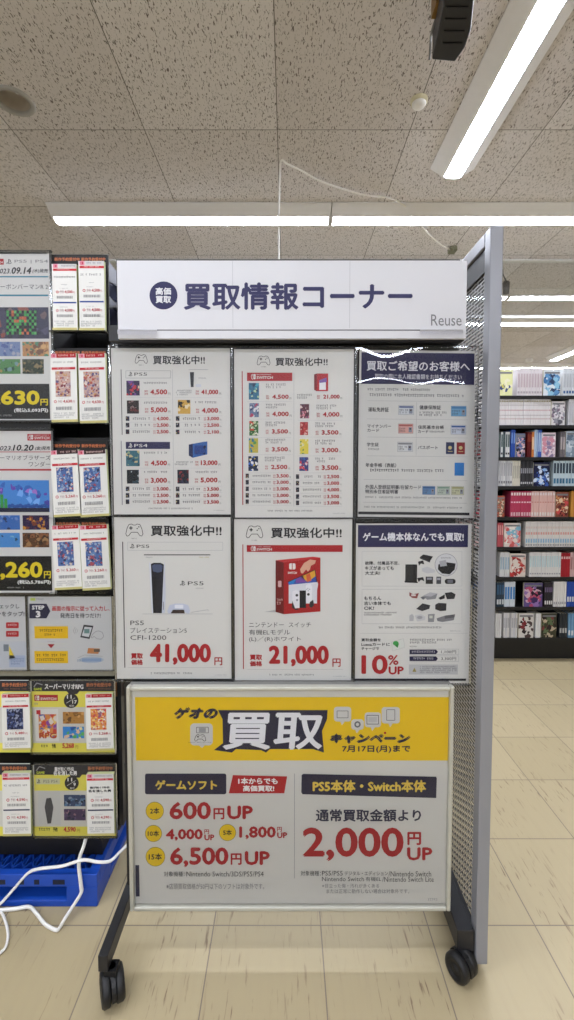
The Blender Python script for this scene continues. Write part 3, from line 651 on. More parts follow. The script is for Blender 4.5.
# 5: red handheld box
s = Sheet(SY, 228, 510, 4.415)
t = mk('price_poster', 'white poster of a red console box priced 21,000 yen', s, (29, 40, 546, 752), None)
pad_icon(s, 80, 66, 154, 138, w=2.6); s.T('買取強化中!!', 189, 77, 502, 124, INK, 1.2, res=3)
s.R(65, 152, 69, 702, RED); s.R(83, 155, 506, 185, RED); sw_mark(s, 102, 160, 122, 180, WHITE, 3); s.T('SWITCH', 126, 168, 194, 179, WHITE, .5, l=3); s.mic(126, 160, 190, 166, WHITE, 3)
s.Pg([(210, 222), (246, 232), (246, 460), (210, 450)], '#6e1016', 2); s.Pg([(246, 232), (408, 210), (408, 448), (246, 460)], '#a8151d', 2); s.Pg([(210, 222), (375, 206), (408, 210), (246, 232)], '#c03038', 2)
s.Pg([(160, 450), (210, 440), (210, 452)], '#b0b0b2', 1)
s.RR(270, 235, 298, 262, 6, '#e8e4e4', 3); s.R(282, 235, 285, 262, '#a8151d', 3.3); s.T('SWITCH', 264, 272, 304, 282, '#e8e4e4', .4, l=3)
s.RR(221, 312, 236, 340, 4, '#d8b0b0', 3); s.mic(216, 390, 240, 420, '#d8b0b0', 3, rows=2)
s.Pg([(268, 332), (372, 268), (398, 326), (392, 360), (268, 412)], '#dfe0e6', 2.5); s.R(268, 325, 393, 412, '#d9dae2', 2.6)
s.Pg([(264, 318), (384, 264), (392, 318), (268, 330)], '#3550a8', 3)
s.Pg([(320, 294), (384, 264), (388, 290), (352, 318)], '#e0a83a', 3.2); s.Pg([(300, 303), (330, 290), (345, 318), (300, 322)], '#7a4aa0', 3.2); s.Pg([(345, 285), (362, 278), (368, 312), (348, 318)], '#d0603a', 3.3); s.Pg([(268, 318), (300, 303), (290, 325), (270, 328)], '#2a80c8', 3.2)
s.L([(264, 318), (384, 264), (392, 318)], 3, '#15151c', 3.5)
s.Pg([(318, 262), (335, 234), (362, 218), (388, 222), (384, 236), (366, 246), (362, 262), (352, 272), (345, 262), (330, 280), (322, 278)], '#d8a890', 3.6)
s.Pg([(284, 360), (300, 352), (316, 362), (316, 432), (294, 434), (284, 424)], '#e6e6ec', 3); s.R(316, 355, 344, 432, '#17171e', 3.1); s.Pg([(344, 330), (364, 326), (372, 338), (370, 400), (358, 412), (344, 412)], '#eaeaf0', 3.1)
s.Pg([(284, 400), (296, 434), (318, 436), (300, 442), (282, 430)], '#2a2a30', 3.3); s.Pg([(362, 405), (376, 396), (380, 420), (368, 432), (358, 424)], '#2a2a30', 3.3)
s.D(304, 376, 6, '#2a2a32', 3.6, 14); s.D(305, 397, 5, '#9a9aa4', 3.6, 14); s.D(355, 372, 6, '#2a2a32', 3.6, 14)
for a, b in ((352, 346), (360, 350), (354, 356), (347, 351)): s.D(a, b, 2, '#6a6a74', 3.6, 8)
for tx, b in (('ニンテンドー', (93, 496, 246, 518)), ('スイッチ', (268, 496, 366, 518)), ('有機ELモデル', (93, 527, 274, 551)), ('(L)／(R)ホワイト', (93, 558, 322, 583))): s.T(tx, *b, '#33333a')
s.T('買取', 96, 638, 151, 662, RED, 1.2); s.T('価格', 96, 666, 151, 690, RED, 1.2); s.T('21,000', 180, 598, 445, 691, RED, 4.6, res=4); s.T('円', 461, 655, 497, 692, RED, .8)
s.R(83, 703, 506, 704, '#a0a0a4'); s.mic(182, 723, 380, 733, GRY); s.mic(463, 732, 517, 738, '#9a9aa0')
s.build('printed_sheet', t); holder(t, s, 22, 32, 556, 760)

# 6: any console bought
s = Sheet(SY, 345, 510, 4.415)
t = mk('notice_poster', 'white notice poster with small pictures of old consoles and a red 10 percent offer', s, (47, 60, 553, 765), None)
s.R(57, 66, 543, 164, NAVY); s.T('ゲーム機本体なんでも買取!', 78, 99, 524, 138, '#e4e4ea', 1.2, l=3, res=3)
for y0_, y1_ in ((182, 336), (350, 502)): s.box_outline(75, y0_, 516, y1_, 1.3, '#b4b4b8')
for tx, b in (('故障、付属品不足、', (88, 226, 240, 242)), ('キズがあっても', (88, 247, 215, 265)), ('大丈夫!', (88, 270, 155, 287)), ('もちろん', (84, 381, 160, 398)), ('古い本体でも', (84, 403, 202, 420)), ('OK!', (84, 426, 128, 441)), ('買取金額を', (72, 566, 158, 580)), ('Luecaカードに', (72, 586, 198, 600)), ('チャージで', (72, 605, 150, 619))): s.T(tx, *b, '#2e2e36', .4)
s.mic(84, 450, 230, 468, GRY, rows=2); s.mic(148, 514, 425, 525, GRY); s.R(65, 544, 540, 545, '#b0b0b4'); s.mic(463, 532, 508, 537)
DK = '#1f1f24'
s.Pg([(330, 208), (345, 196), (388, 205), (375, 226)], DK, 2); s.Pg([(330, 208), (375, 226), (375, 232), (330, 214)], '#3a3a40', 2); s.Pg([(322, 228), (345, 222), (350, 240), (335, 236), (326, 246)], '#2a2a30', 2)
s.R(266, 240, 300, 316, '#2c2c30', 2); s.R(300, 240, 318, 316, DK, 2); s.Pg([(262, 312), (320, 316), (322, 322), (264, 320)], '#101014', 2); s.Pg([(318, 300), (345, 296), (350, 314), (335, 308), (325, 318)], DK, 2)
s.Pg([(340, 256), (365, 250), (398, 265), (398, 275), (362, 280), (340, 270)], '#c4c4c8', 2); s.R(356, 294, 388, 326, DK, 2); s.R(361, 298, 383, 308, '#8a8a94', 2.3); s.R(403, 294, 424, 326, '#44444a', 2); s.R(406, 299, 421, 309, '#a0a0aa', 2.3); s.RR(440, 304, 488, 326, 10, DK, 2); s.R(452, 308, 476, 322, '#6a6a74', 2.3)
s.D(446, 242, 50, '#8a8a92', 1.2, 36); s.D(446, 242, 48, '#cfcfd2', 1.4, 36); s.Pg([(412, 240), (445, 230), (488, 236), (484, 262), (462, 284), (428, 280), (410, 262)], '#1a1a20', 2); s.Pg([(416, 226), (445, 220), (450, 246), (420, 250)], '#a8a8b0', 2.2); s.mic(418, 208, 470, 216, GRY, 2)
s.Pg([(284, 362), (300, 372), (326, 366), (318, 390), (296, 388), (284, 378)], '#8a4a4a', 2); s.R(292, 372, 312, 380, '#d8d0d0', 2.3)
s.Pg([(345, 378), (375, 363), (408, 368), (400, 392), (362, 396)], '#8c8c92', 2); s.Pg([(345, 378), (375, 363), (408, 368), (380, 382)], '#b4b4ba', 2.2); s.Pg([(332, 386), (345, 380), (356, 388), (345, 396)], '#6a6a70', 2)
s.Pg([(412, 388), (440, 372), (440, 390), (420, 396)], DK, 2); s.Pg([(440, 366), (470, 362), (488, 372), (482, 392), (450, 394)], DK, 2)
s.Pg([(314, 436), (342, 412), (376, 420), (372, 436), (340, 446)], '#33333a', 2); s.Pg([(398, 418), (412, 410), (448, 412), (446, 444), (420, 446), (398, 438)], '#26262c', 2)
s.Pg([(284, 466), (296, 458), (304, 468), (302, 490), (284, 490)], '#b8b8bc', 2); s.Pg([(308, 466), (335, 460), (355, 470), (352, 486), (318, 492)], '#c6c6ca', 2); s.D(330, 474, 12, '#a4a4aa', 2.3, 18, 7); s.Pg([(366, 460), (396, 458), (392, 494), (366, 494)], '#8e8e92', 2); s.R(372, 466, 386, 478, '#c8ccc0', 2.3); s.Pg([(404, 478), (440, 466), (486, 460), (480, 486), (430, 494), (408, 490)], '#7e7e84', 2); s.Pg([(440, 466), (486, 460), (482, 474), (440, 480)], '#5c5c62', 2.2)
s.Pg([(205, 582), (258, 568), (264, 606), (210, 622)], '#d4d6d2', 1.4); s.L([(205, 582), (258, 568), (264, 606), (210, 622)], 1, '#b0b0b0', 1.6, True); s.D(224, 588, 13, '#3fa050', 2, 16, 10); s.Pg([(218, 596), (238, 590), (232, 608)], '#2f8a40', 2.2)
s.T('10', 72, 640, 188, 724, RED, 3.6, res=4); s.T('%', 190, 640, 236, 684, RED, 1.5, res=3); s.T('UP', 192, 690, 259, 726, RED, 2, res=3)
s.mic(286, 568, 475, 592, GRY, rows=2); s.mic(286, 600, 315, 607, GRY)
for y0_, v in ((614, '1,100円'), (644, '3,300円')):
    s.box_outline(285, y0_, 502, y0_ + 24, 1.2, '#a0a0a6'); s.Pg([(285, y0_ + 2), (402, y0_ + 2), (410, y0_ + 12), (402, y0_ + 22), (285, y0_ + 22)], '#26264a', 2); s.mic(294, y0_ + 6, 400, y0_ + 18, '#c8c8d0', 3); s.T(v, 424, y0_ + 5, 490, y0_ + 20, '#44444c')
s.R(282, 682, 498, 726, '#bebec0'); s.Pg([(297, 714), (306, 696), (315, 714)], '#a89a60', 2); s.mic(330, 688, 492, 722, '#77777c', 2, rows=4)
s.R(40, 744, 534, 754, '#2a2a30')
s.build('printed_sheet', t); holder(t, s, 40, 46, 560, 772)

# ---------------- campaign board
BY = SY - .027
s = Sheet(BY, 0, 0, 1)
t = thing('campaign_board', (0, BY, PY(290, 907, BY).z), 'large framed campaign board with a yellow banner, lowest on the stand', 'sign board')
k = 574 / 180
A = lambda x, y: (120 + x / k, 680 + y / k)
B = lambda x, y: (290 + x / k, 680 + y / k)
def AT(tx, x0, y0, x1, y1, c, bold=0, **kw): s.T(tx, *A(x0, y0), *A(x1, y1), c, bold / k, **kw)
def BT(tx, x0, y0, x1, y1, c, bold=0, **kw): s.T(tx, *B(x0, y0), *B(x1, y1), c, bold / k, **kw)
s.slab(131, 690, 451, 903.5, '#d2d1cd', .003)
s.R(135.5, 697, 449.5, 760.5, YEL)
NV = '#23223f'
AT('ゲオの', 172, 86, 312, 125, NV, 3, shear=.25, res=3)
s.Pg([(218, 710), (327.5, 710), (327, 719), (322, 731), (324, 752.5), (313, 749), (270, 749), (266, 752.5), (261, 750), (236, 749), (232, 752.5), (214, 750), (223, 743), (222.5, 719)], NV, 1.5)
s.T('買取', 222.5, 712.5, 322.5, 749.5, '#e9e9ee', 1.0, shear=.06, l=3, res=4)
s.RR(*A(224, 138), *A(296, 208), 4, '#cfcfd0', 2); s.Pg([A(248, 206), A(272, 206), A(262, 216)], '#cfcfd0', 2); s.box_outline(*A(244, 150), *A(282, 168), .5, '#44444a', 3); s.R(*A(252, 152), *A(274, 166), '#9a9aa0', 3); a_, b_ = A(238, 172); pad_icon(s, a_, b_, *A(274, 200), w=.5, l=3)
for x0_, y0_, x1_, y1_ in ((140, 85, 195, 132), (195, 125, 235, 158), (238, 103, 290, 150), (292, 86, 350, 138)):
    s.RR(*B(x0_, y0_), *B(x1_, y1_), 3, '#cfcfd0', 2); m_ = (x0_ + x1_) / 2; s.Pg([B(m_ - 8, y1_ - 2), B(m_ + 8, y1_ - 2), B(m_ - 2, y1_ + 12)], '#cfcfd0', 2)
s.box_outline(*B(150, 98), *B(185, 120), .5, '#44444a', 3); s.D(*B(215, 141), 3.2, '#6a6a70', 3, 16); s.D(*B(215, 141), 1.6, '#cfcfd0', 3.3, 16); s.box_outline(*B(245, 112), *B(282, 140), .6, '#44444a', 3); s.R(*B(250, 117), *B(277, 134), '#bcbcc0', 3); s.box_outline(*B(308, 94), *B(334, 128), .5, '#44444a', 3)
BT('キャンペーン', 127, 170, 384, 203, NV, 3, shear=.2, res=3); s.D(*B(303, 168), 1.2, RED, 3, 10)
BT('7月17日(月)まで', 166, 208, 384, 233, NV, .8)
s.RR(*A(80, 298), *A(339, 364), 2, NV, 1.5); AT('ゲームソフト', 112, 318, 310, 350, '#e2c658', 1.6, l=3)
s.Pg([A(360, 303), A(533, 307), A(524, 361), A(347, 361)], '#b02028', 1.5); AT('1本からでも', 377, 311, 503, 332, '#eeeeee', .9, l=3); AT('高価買取!', 392, 335, 492, 355, '#eeeeee', .9, l=3)
R2_ = '#a8222b'
for cx, cy, r, tx in ((111, 417, 29, '2本'), (107, 489, 27, '10本'), (343, 486, 27, '5本'), (113, 563, 31, '15本')):
    s.D(*A(cx, cy), r / k, '#8a7a20', 1.4, 36); s.D(*A(cx, cy), (r - 1.5) / k, '#e0c022', 1.7, 36); hw = r * (.52 if len(tx) == 2 else .68); AT(tx, cx - hw, cy - r * .36, cx + hw, cy + r * .34, INK, .5)
AT('600', 158, 388, 290, 444, R2_, 2.6, res=3); AT('円', 298, 408, 333, 444, R2_, 1.2); AT('UP', 342, 400, 424, 444, R2_, 2.4)
AT('4,000', 146, 474, 264, 513, R2_, 2); AT('円', 269, 476, 284, 490, R2_, .4); AT('UP', 269, 492, 301, 511, R2_, 1)
AT('1,800', 380, 466, 497, 508, R2_, 2); AT('円', 501, 468, 516, 483, R2_, .4); AT('UP', 501, 485, 533, 504, R2_, 1)
AT('6,500', 160, 533, 346, 597, R2_, 2.6, res=3); AT('円', 353, 552, 388, 589, R2_, 1.2); AT('UP', 398, 545, 478, 590, R2_, 2.4)
AT('対象機種：', 140, 610, 206, 626, '#33333a'); AT('Nintendo Switch/3DS/PS5/PS4', 212, 610, 458, 626, '#33333a'); AT('※店頭買取価格が50円以下のソフトは対象外です。', 148, 648, 460, 667, '#77777c')
s.R(*A(555.5, 298), *A(557, 632), '#8a8a90')
s.Pg([B(42, 299), B(466, 308), B(468, 313), B(466, 376), B(40, 364), B(36, 358), B(37, 303)], NV, 1.5); BT('PS5本体・Switch本体', 72, 318, 434, 357, '#e2c658', 1.6, l=3)
BT('通常買取金額より', 82, 411, 418, 451, '#33334a', 1.2)
BT('2,000', 40, 470, 362, 577, R2_, 3.6, res=4); BT('円', 374, 484, 418, 526, R2_, 1.6); BT('UP', 373, 533, 454, 575, R2_, 2)
BT('対象機種：', 34, 608, 98, 624, '#33333a'); BT('PS5/PS5', 102, 608, 168, 623, '#33333a'); BT('デジタル・エディション', 174, 609, 312, 623, '#33333a'); BT('/Nintendo Switch', 314, 609, 450, 626, '#33333a'); BT('Nintendo Switch', 102, 627, 236, 641, '#33333a'); BT('有機EL', 241, 627, 291, 641, '#33333a'); BT('/Nintendo Switch Lite', 294, 627, 458, 643, '#33333a')
BT('※目立った傷・汚れが多くある', 102, 649, 284, 662, '#77777c'); BT('または正常に動作しない場合は対象外です。', 116, 666, 380, 680, '#77777c')
s.R(*A(50, 590), *A(62, 690), '#33334a', 1.2); s.mic(*B(440, 695), *B(482, 705), '#9a9aa0')
s.build('printed_sheet', t)
AL = plain('brushed_aluminium', '#c2c1b6', .35, .35, mottle=.05)
q = MB(); a, b = PY(127, 795, BY), PY(454.5, 795, BY); a.x = PY(129.3, 795, BY).x; b.x = PY(451.2, 795, BY).x; zt, zb = PY(290, 685, BY).z, PY(290, 907.5, BY).z; e = .0105
for X0_, X1_, Z0_, Z1_ in ((a.x, a.x + e, zb, zt), (b.x - e, b.x, zb, zt), (a.x + e, b.x - e, zb, zb + e), (a.x + e, b.x - e, zt - e, zt)):
    q.box(X0_, X1_, BY - .012, BY + .006, Z0_, Z1_, AL)
q.build('snap_frame', t, bevel=.003)
q = MB(); q.quad((a.x + e, BY - .004, zb + e), (b.x - e, BY - .004, zb + e), (b.x - e, BY - .004, zt - e), (a.x + e, BY - .004, zt - e), glass_mat('board_film', boost=.8, wav=.002, wscale=3, rough=.15)); q.build('clear_film', t)
q = MB(); q.box(a.x + .002, b.x - .002, BY + .006, SY + .0148, zb + .002, zt - .002, plain('board_back', '#7d7c78', .6)); q.build('backing', t)

# ================================================================== left rack
DY = PZ(97, 907, 0).y - 1.24
LY_ = 1.262 + DY
RF = 1.29 + DY                                     # front of the shelves
rr = PY(119.5, 600, RF).x
rl = -1.75
rack = thing('shop_rack', (-1.1, 1.6, .095), 'black shop rack behind the stand, holding game cards and slips', 'rack')
RB = plain('black_rack', '#0e0e10', .5, mottle=.25)
q = MB(); q.box(rl, rr - .012, RF + .15, RF + .17, .2, PY(60, 330, RF + .15).z, RB); q.build('back_panel', rack)
q = MB(); q.box(rr - .012, rr, RF, RF + .6, .21, PY(114, 345, 1.395 + DY).z - .001, plain('rack_side', '#1a1a1d', .4, mottle=.2)); q.build('side_panel', rack)
for zz in (1.62, 1.38, 1.12, .93, .44, .205):
    q = MB(); q.box(rl, rr - .012, RF, RF + .15, zz - .01, zz + .004, RB); q.build('shelf', rack)
zs = PY(60, 672, RF - .015).z
q = MB(); q.box(rl, rr - .015, RF - .015, RF + .15, zs - .012, zs + .012, plain('cream_board', '#a39c86', .5)); sh_ = q.build('shelf', rack); sh_['label'] = 'cream shelf with a pale edge'
q = MB(); q.box(rl, -.572, 1.31 + DY, 1.85 + DY, .1005, .2, RB); q.build('plinth', rack)
q = MB(); q.box(rl, PY(50, 420, LY_).x, LY_ + .0025, RF + .15, PY(20, 588, LY_).z, PY(20, 252, LY_).z, RB); q.build('poster_board', rack)
SV = plain('grey_metal2', '#5f6063', .4, .5)
for (xa_, ya_), (xb_, yb_) in (((115, 748), (129, 729)), ((116, 765), (131, 748)), ((116, 735), (127, 718))):
    p0 = PY(xa_, ya_, RF + .02); q = MB(); q.box(rr - .002, rr + .004, RF + .02, RF + .2, p0.z - .006, p0.z + .004, SV); q.build('bracket_strip', rack)
q = MB(); c0 = PY(117, 690, RF + .03); q.box(rr - .03, rr + .012, RF + .03, RF + .11, c0.z - .02, c0.z + .022, plain('brown_cardboard', '#9a6a3c', .8)); q.build('cardboard_box', rack)['label'] = 'small brown cardboard box'  # small cardboard box, built as a child of the rack
# clear box behind the topmost slips
t = thing('acrylic_display_box', PY(112, 325, 1.37 + DY), 'pale acrylic box tucked between the top slips and the header sign', 'acrylic box')
AC = plain('pale_acrylic', '#9c9da6', .3)
for nm, pg in (('upper_flap', [(109, 262), (124, 280), (124, 290), (109, 281)]), ('lower_flap', [(109, 296), (124, 312), (124, 308), (109, 308)])):
    q = MB(); q.prism([PY(x, y, 1.37 + DY) for x, y in pg][::-1], (0, .01, 0), AC); q.build(nm, t)
q = MB(); q.prism([PY(x, y, 1.39 + DY) for x, y in [(109, 282), (124, 290), (124, 326), (109, 326)]][::-1], (0, .01, 0), plain('smoked_acrylic', '#34364a', .25)); q.build('smoked_panel', t)
q = MB(); q.prism([PY(x, y, 1.395 + DY) for x, y in [(106, 322), (126, 322), (126, 345), (106, 345)]][::-1], (0, .02, 0), RB); q.build('base', t)

# ---------------- game posters in frames
def framed(name, label, s, paper, hold):
    x0, y0, x1, y1 = paper; s.slab(x0, y0, x1, y1, '#d4d3d1', .002); c = s.P((x0 + x1) / 2, y1)
    return thing(name, (c.x, s.y, c.z), label, 'poster', 'release date posters on the rack')
LY = LY_
s = Sheet(LY, 0, 240, 4.783); TEAL = '#3a7f98'
t = framed('release_poster', 'release poster dated 09.14 with teal lines, upper left edge', s, (-420, 66, 243, 862), None)
s.R(-75, 90, 18, 118, RED); sw_mark(s, -70, 94, -48, 114, WHITE, 3); s.T('SWITCH', -44, 102, 14, 113, WHITE, .4, l=3)
ps_mark(s, 30, 92, 58, 116, '#55555a'); s.T('PS5 | PS4', 70, 95, 230, 113, '#77777c'); s.T('2023.', -18, 137, 52, 161, '#33333a', .6, shear=.2); s.T('09.14', 56, 130, 150, 163, INK, 1.2, shear=.2); s.T('(木)発売', 156, 138, 231, 160, '#44444a', .4, shear=.15)
s.R(-400, 173, 231, 179, TEAL); s.T('スーパーボンバーマンR 2', -80, 211, 230, 236, '#44444a'); s.R(-400, 261, 231, 269, TEAL)
s.art(-380, 322, 234, 472, ['#3a3a50', '#50506a', '#6a5a60', '#2a2a3a', '#8a4a44'], 90, 3)
cols = ['#3a9a4a', '#1e1e26', '#c86a40', '#5ab060', '#2a3a2a', '#b85a38']
rnd = random.Random(4)
for i in range(12):
    for j in range(8): s.R(32 + i * 12, 338 + j * 14.5, 32 + i * 12 + 11, 338 + j * 14.5 + 13, (cols[0] if (i + j) % 2 else cols[1]) if rnd.random() > .35 else rnd.choice(cols), 3)
for (a, b, c, d), p in (((-200, 487, 98, 556), ['#7a8ab0', '#5a6a9a', '#a8a8b8']), ((108, 487, 234, 556), ['#b88a60', '#d0a878', '#7a5a4a', '#5a8a70']), ((-200, 570, 98, 640), ['#5a8a5a', '#7a9aa0', '#3a5a4a', '#b09060']), ((108, 570, 210, 640), ['#3a4438', '#5a5a4a', '#8a7a5a', '#2a302a'])): s.art(a, b, c, d, p, 45, int(a + b))
s.R(-420, 688, 238, 856, '#2c2c2e'); s.T('4,630', -88, 720, 190, 798, '#e0cc28', 4, res=3, l=3); s.T('円', 194, 760, 230, 792, '#e0cc28', 1, l=3); s.T('(税込5,093円)', 68, 804, 231, 827, '#e6e6e6', .8, l=3); s.mic(-100, 835, 70, 846, '#b0b0b0', 3)
s.build('printed_sheet', t); holder(t, s, -430, 52, 258, 872, edge=9, m=SOFT)
s = Sheet(LY, 0, 430, 4.083)
t = framed('release_poster', 'release poster dated 10.20 with red lines, below the poster with teal lines', s, (-370, 4, 222, 664), None)
s.R(112, 16, 208, 43, '#b03038'); sw_mark(s, 118, 20, 136, 38, WHITE, 3); s.T('SWITCH', 141, 27, 202, 38, WHITE, .4, l=3); s.mic(141, 19, 200, 25, WHITE, 3)
s.T('2023.', -17, 65, 50, 84, '#33333a', .5, shear=.2); s.T('10.20', 52, 60, 138, 85, INK, 1, shear=.2); s.T('(金)発売', 144, 66, 206, 84, '#44444a', .3, shear=.15)
s.R(-350, 88, 208, 91, '#b84048'); s.T('スーパーマリオブラザーズ', -70, 103, 207, 123, '#44444a'); s.T('ワンダー', 118, 129, 206, 150, '#44444a'); s.R(-350, 159, 210, 166, '#b03038')
s.art(-330, 205, 202, 335, ['#4a8ad0', '#3a6ab8', '#7ab0e8', '#6a50b0', '#a878c8', '#4a48a0'], 110, 8); s.R(-330, 318, 202, 335, '#22243c', 3.6)
for x, h in ((2, 55), (18, 38)): s.R(x, 318 - h, x + 13, 318, '#3a9a48', 3.7)
for x in range(40, 200, 11): s.D(x, 308 + (x % 3) * 3, 8, '#2e5aa8', 3.5, 12)
for (a, b, c, d), p in (((-200, 348, 82, 407), ['#3a6ab0', '#2a3a60', '#6a8ac0']), ((93, 348, 201, 407), ['#2a1c44', '#7a3a2a', '#c88a3a', '#3a2450']), ((-200, 420, 82, 479), ['#4a8ac8', '#7ab0c8', '#2a4a5a']), ((93, 420, 201, 479), ['#5a3a24', '#8a5a38', '#3a281c', '#a07a50'])): s.art(a, b, c, d, p, 45, int(a + b))
s.R(-370, 515, 212, 656, '#101012'); s.T('5,260', -48, 538, 174, 612, '#e0cc28', 3.6, res=3, l=3); s.T('円', 180, 576, 208, 606, '#e0cc28', .8, l=3); s.T('(税込5,786円)', 72, 612, 208, 631, '#e6e6e6', .7, l=3); s.mic(30, 640, 100, 648, '#b0b0b0', 3)
s.build('printed_sheet', t); holder(t, s, -378, -8, 228, 670, edge=8)

# ---------------- step cards
s = Sheet(1.265 + DY, 0, 430, 4.083)
def stepcard(label, x0, x1):
    s.slab(x0, 680, x1, 978, '#c4c5c6', .002); c = s.P((x0 + x1) / 2, 978)
    return thing('step_card', (c.x, 1.265 + DY, c.z), label, 'card', 'step by step cards on the cream shelf')
t = stepcard('pale card headed step 3, standing on the cream shelf', 119, 460)
s.R(124, 686, 145, 697, '#b8c860', 1); s.mic(148, 687, 180, 697)
s.Pg([(120, 709), (190, 709), (206, 739), (190, 769), (120, 769)], '#2a2a44', 1.5); s.T('STEP', 131, 716, 182, 733, '#e4e4e6', .9, l=3); s.T('3', 146, 738, 166, 765, '#e4e4e6', 1.8, l=3)
s.T('画面の指示に従って入力し、', 213, 718, 448, 739, '#b8303a', .5); s.T('発売日を待つだけ!', 246, 747, 411, 768, '#4a4a52', .4)
for y in (801, 902): s.R(141, y, 278, y + 50, '#e0b81c', 1.5)
s.mic(162, 812, 258, 826, '#5a4a20', 3); s.mic(182, 830, 238, 842, '#5a4a20', 3); s.mic(150, 913, 270, 927, '#5a4a20', 3); s.mic(150, 931, 266, 945, '#5a4a20', 3)
s.Pg([(194, 874), (224, 874), (209, 891)], '#98202a', 2); s.R(194, 862, 224, 866, '#b8b8ba', 1.5)
s.Pg([(342, 795), (382, 799), (366, 853), (328, 846)], '#3a3a40', 2); s.Pg([(346, 803), (376, 806), (363, 845), (334, 840)], '#c8ccd0', 2.3); s.R(344, 812, 366, 830, '#6a8a8a', 2.6)
for r in (10, 18, 26): s.L([(325 - r * .2 + r * .5 * -1, 800 + 20 - r * .6), (325 - r, 820), (325 - r * .7, 820 + r * .5)], 1.3, '#8a8a90', 2)
s.L([(372, 846), (380, 832), (392, 822), (404, 820), (418, 826), (424, 842), (414, 854), (396, 852), (384, 842), (376, 850)], 1.6, '#7a7a80', 2, True)
s.Pg([(360, 890), (408, 892), (402, 914), (356, 912)], '#b87a4a', 2); s.R(384, 894, 408, 906, '#5a5048', 2.4); s.D(374, 938, 50, '#a8b4c4', 1.5, 30, 13); s.R(335, 932, 414, 945, '#8aa0c0', 2); s.L([(318, 930), (345, 918), (420, 924)], 1.2, '#8a8a90', 2); s.mic(315, 935, 335, 948, '#6a8ab0', 2)
s.build('printed_card', t); holder(t, s, 114, 674, 464, 982, edge=4)
s = Sheet(1.265 + DY, 0, 430, 4.083)
t = stepcard('pale step card with red buttons at the left edge, on the cream shelf', -222, 110)
s.T('をチェックし', -45, 710, 80, 729, '#44444c', .4); s.T('ボタンをタップ!', -60, 740, 100, 761, '#44444c', .4)
for y in (785, 820): s.RR(25, y, 77, y + 24, 4, '#b02a34', 1.5); s.mic(33, y + 6, 70, y + 18, '#e0c8c8', 3)
s.RR(-60, 862, 112 - 4, 972, 8, '#bcc0c8', 1.4); s.Pg([(38, 880), (62, 930), (38, 935)], '#e0c83a', 2); s.R(15, 875, 36, 903, '#77808a', 2); s.R(38, 920, 104, 968, '#a8b4cc', 2); s.mic(45, 930, 98, 960, '#7a88a8', 3, rows=3)
s.build('printed_card', t); holder(t, s, -228, 674, 114, 982, edge=4)

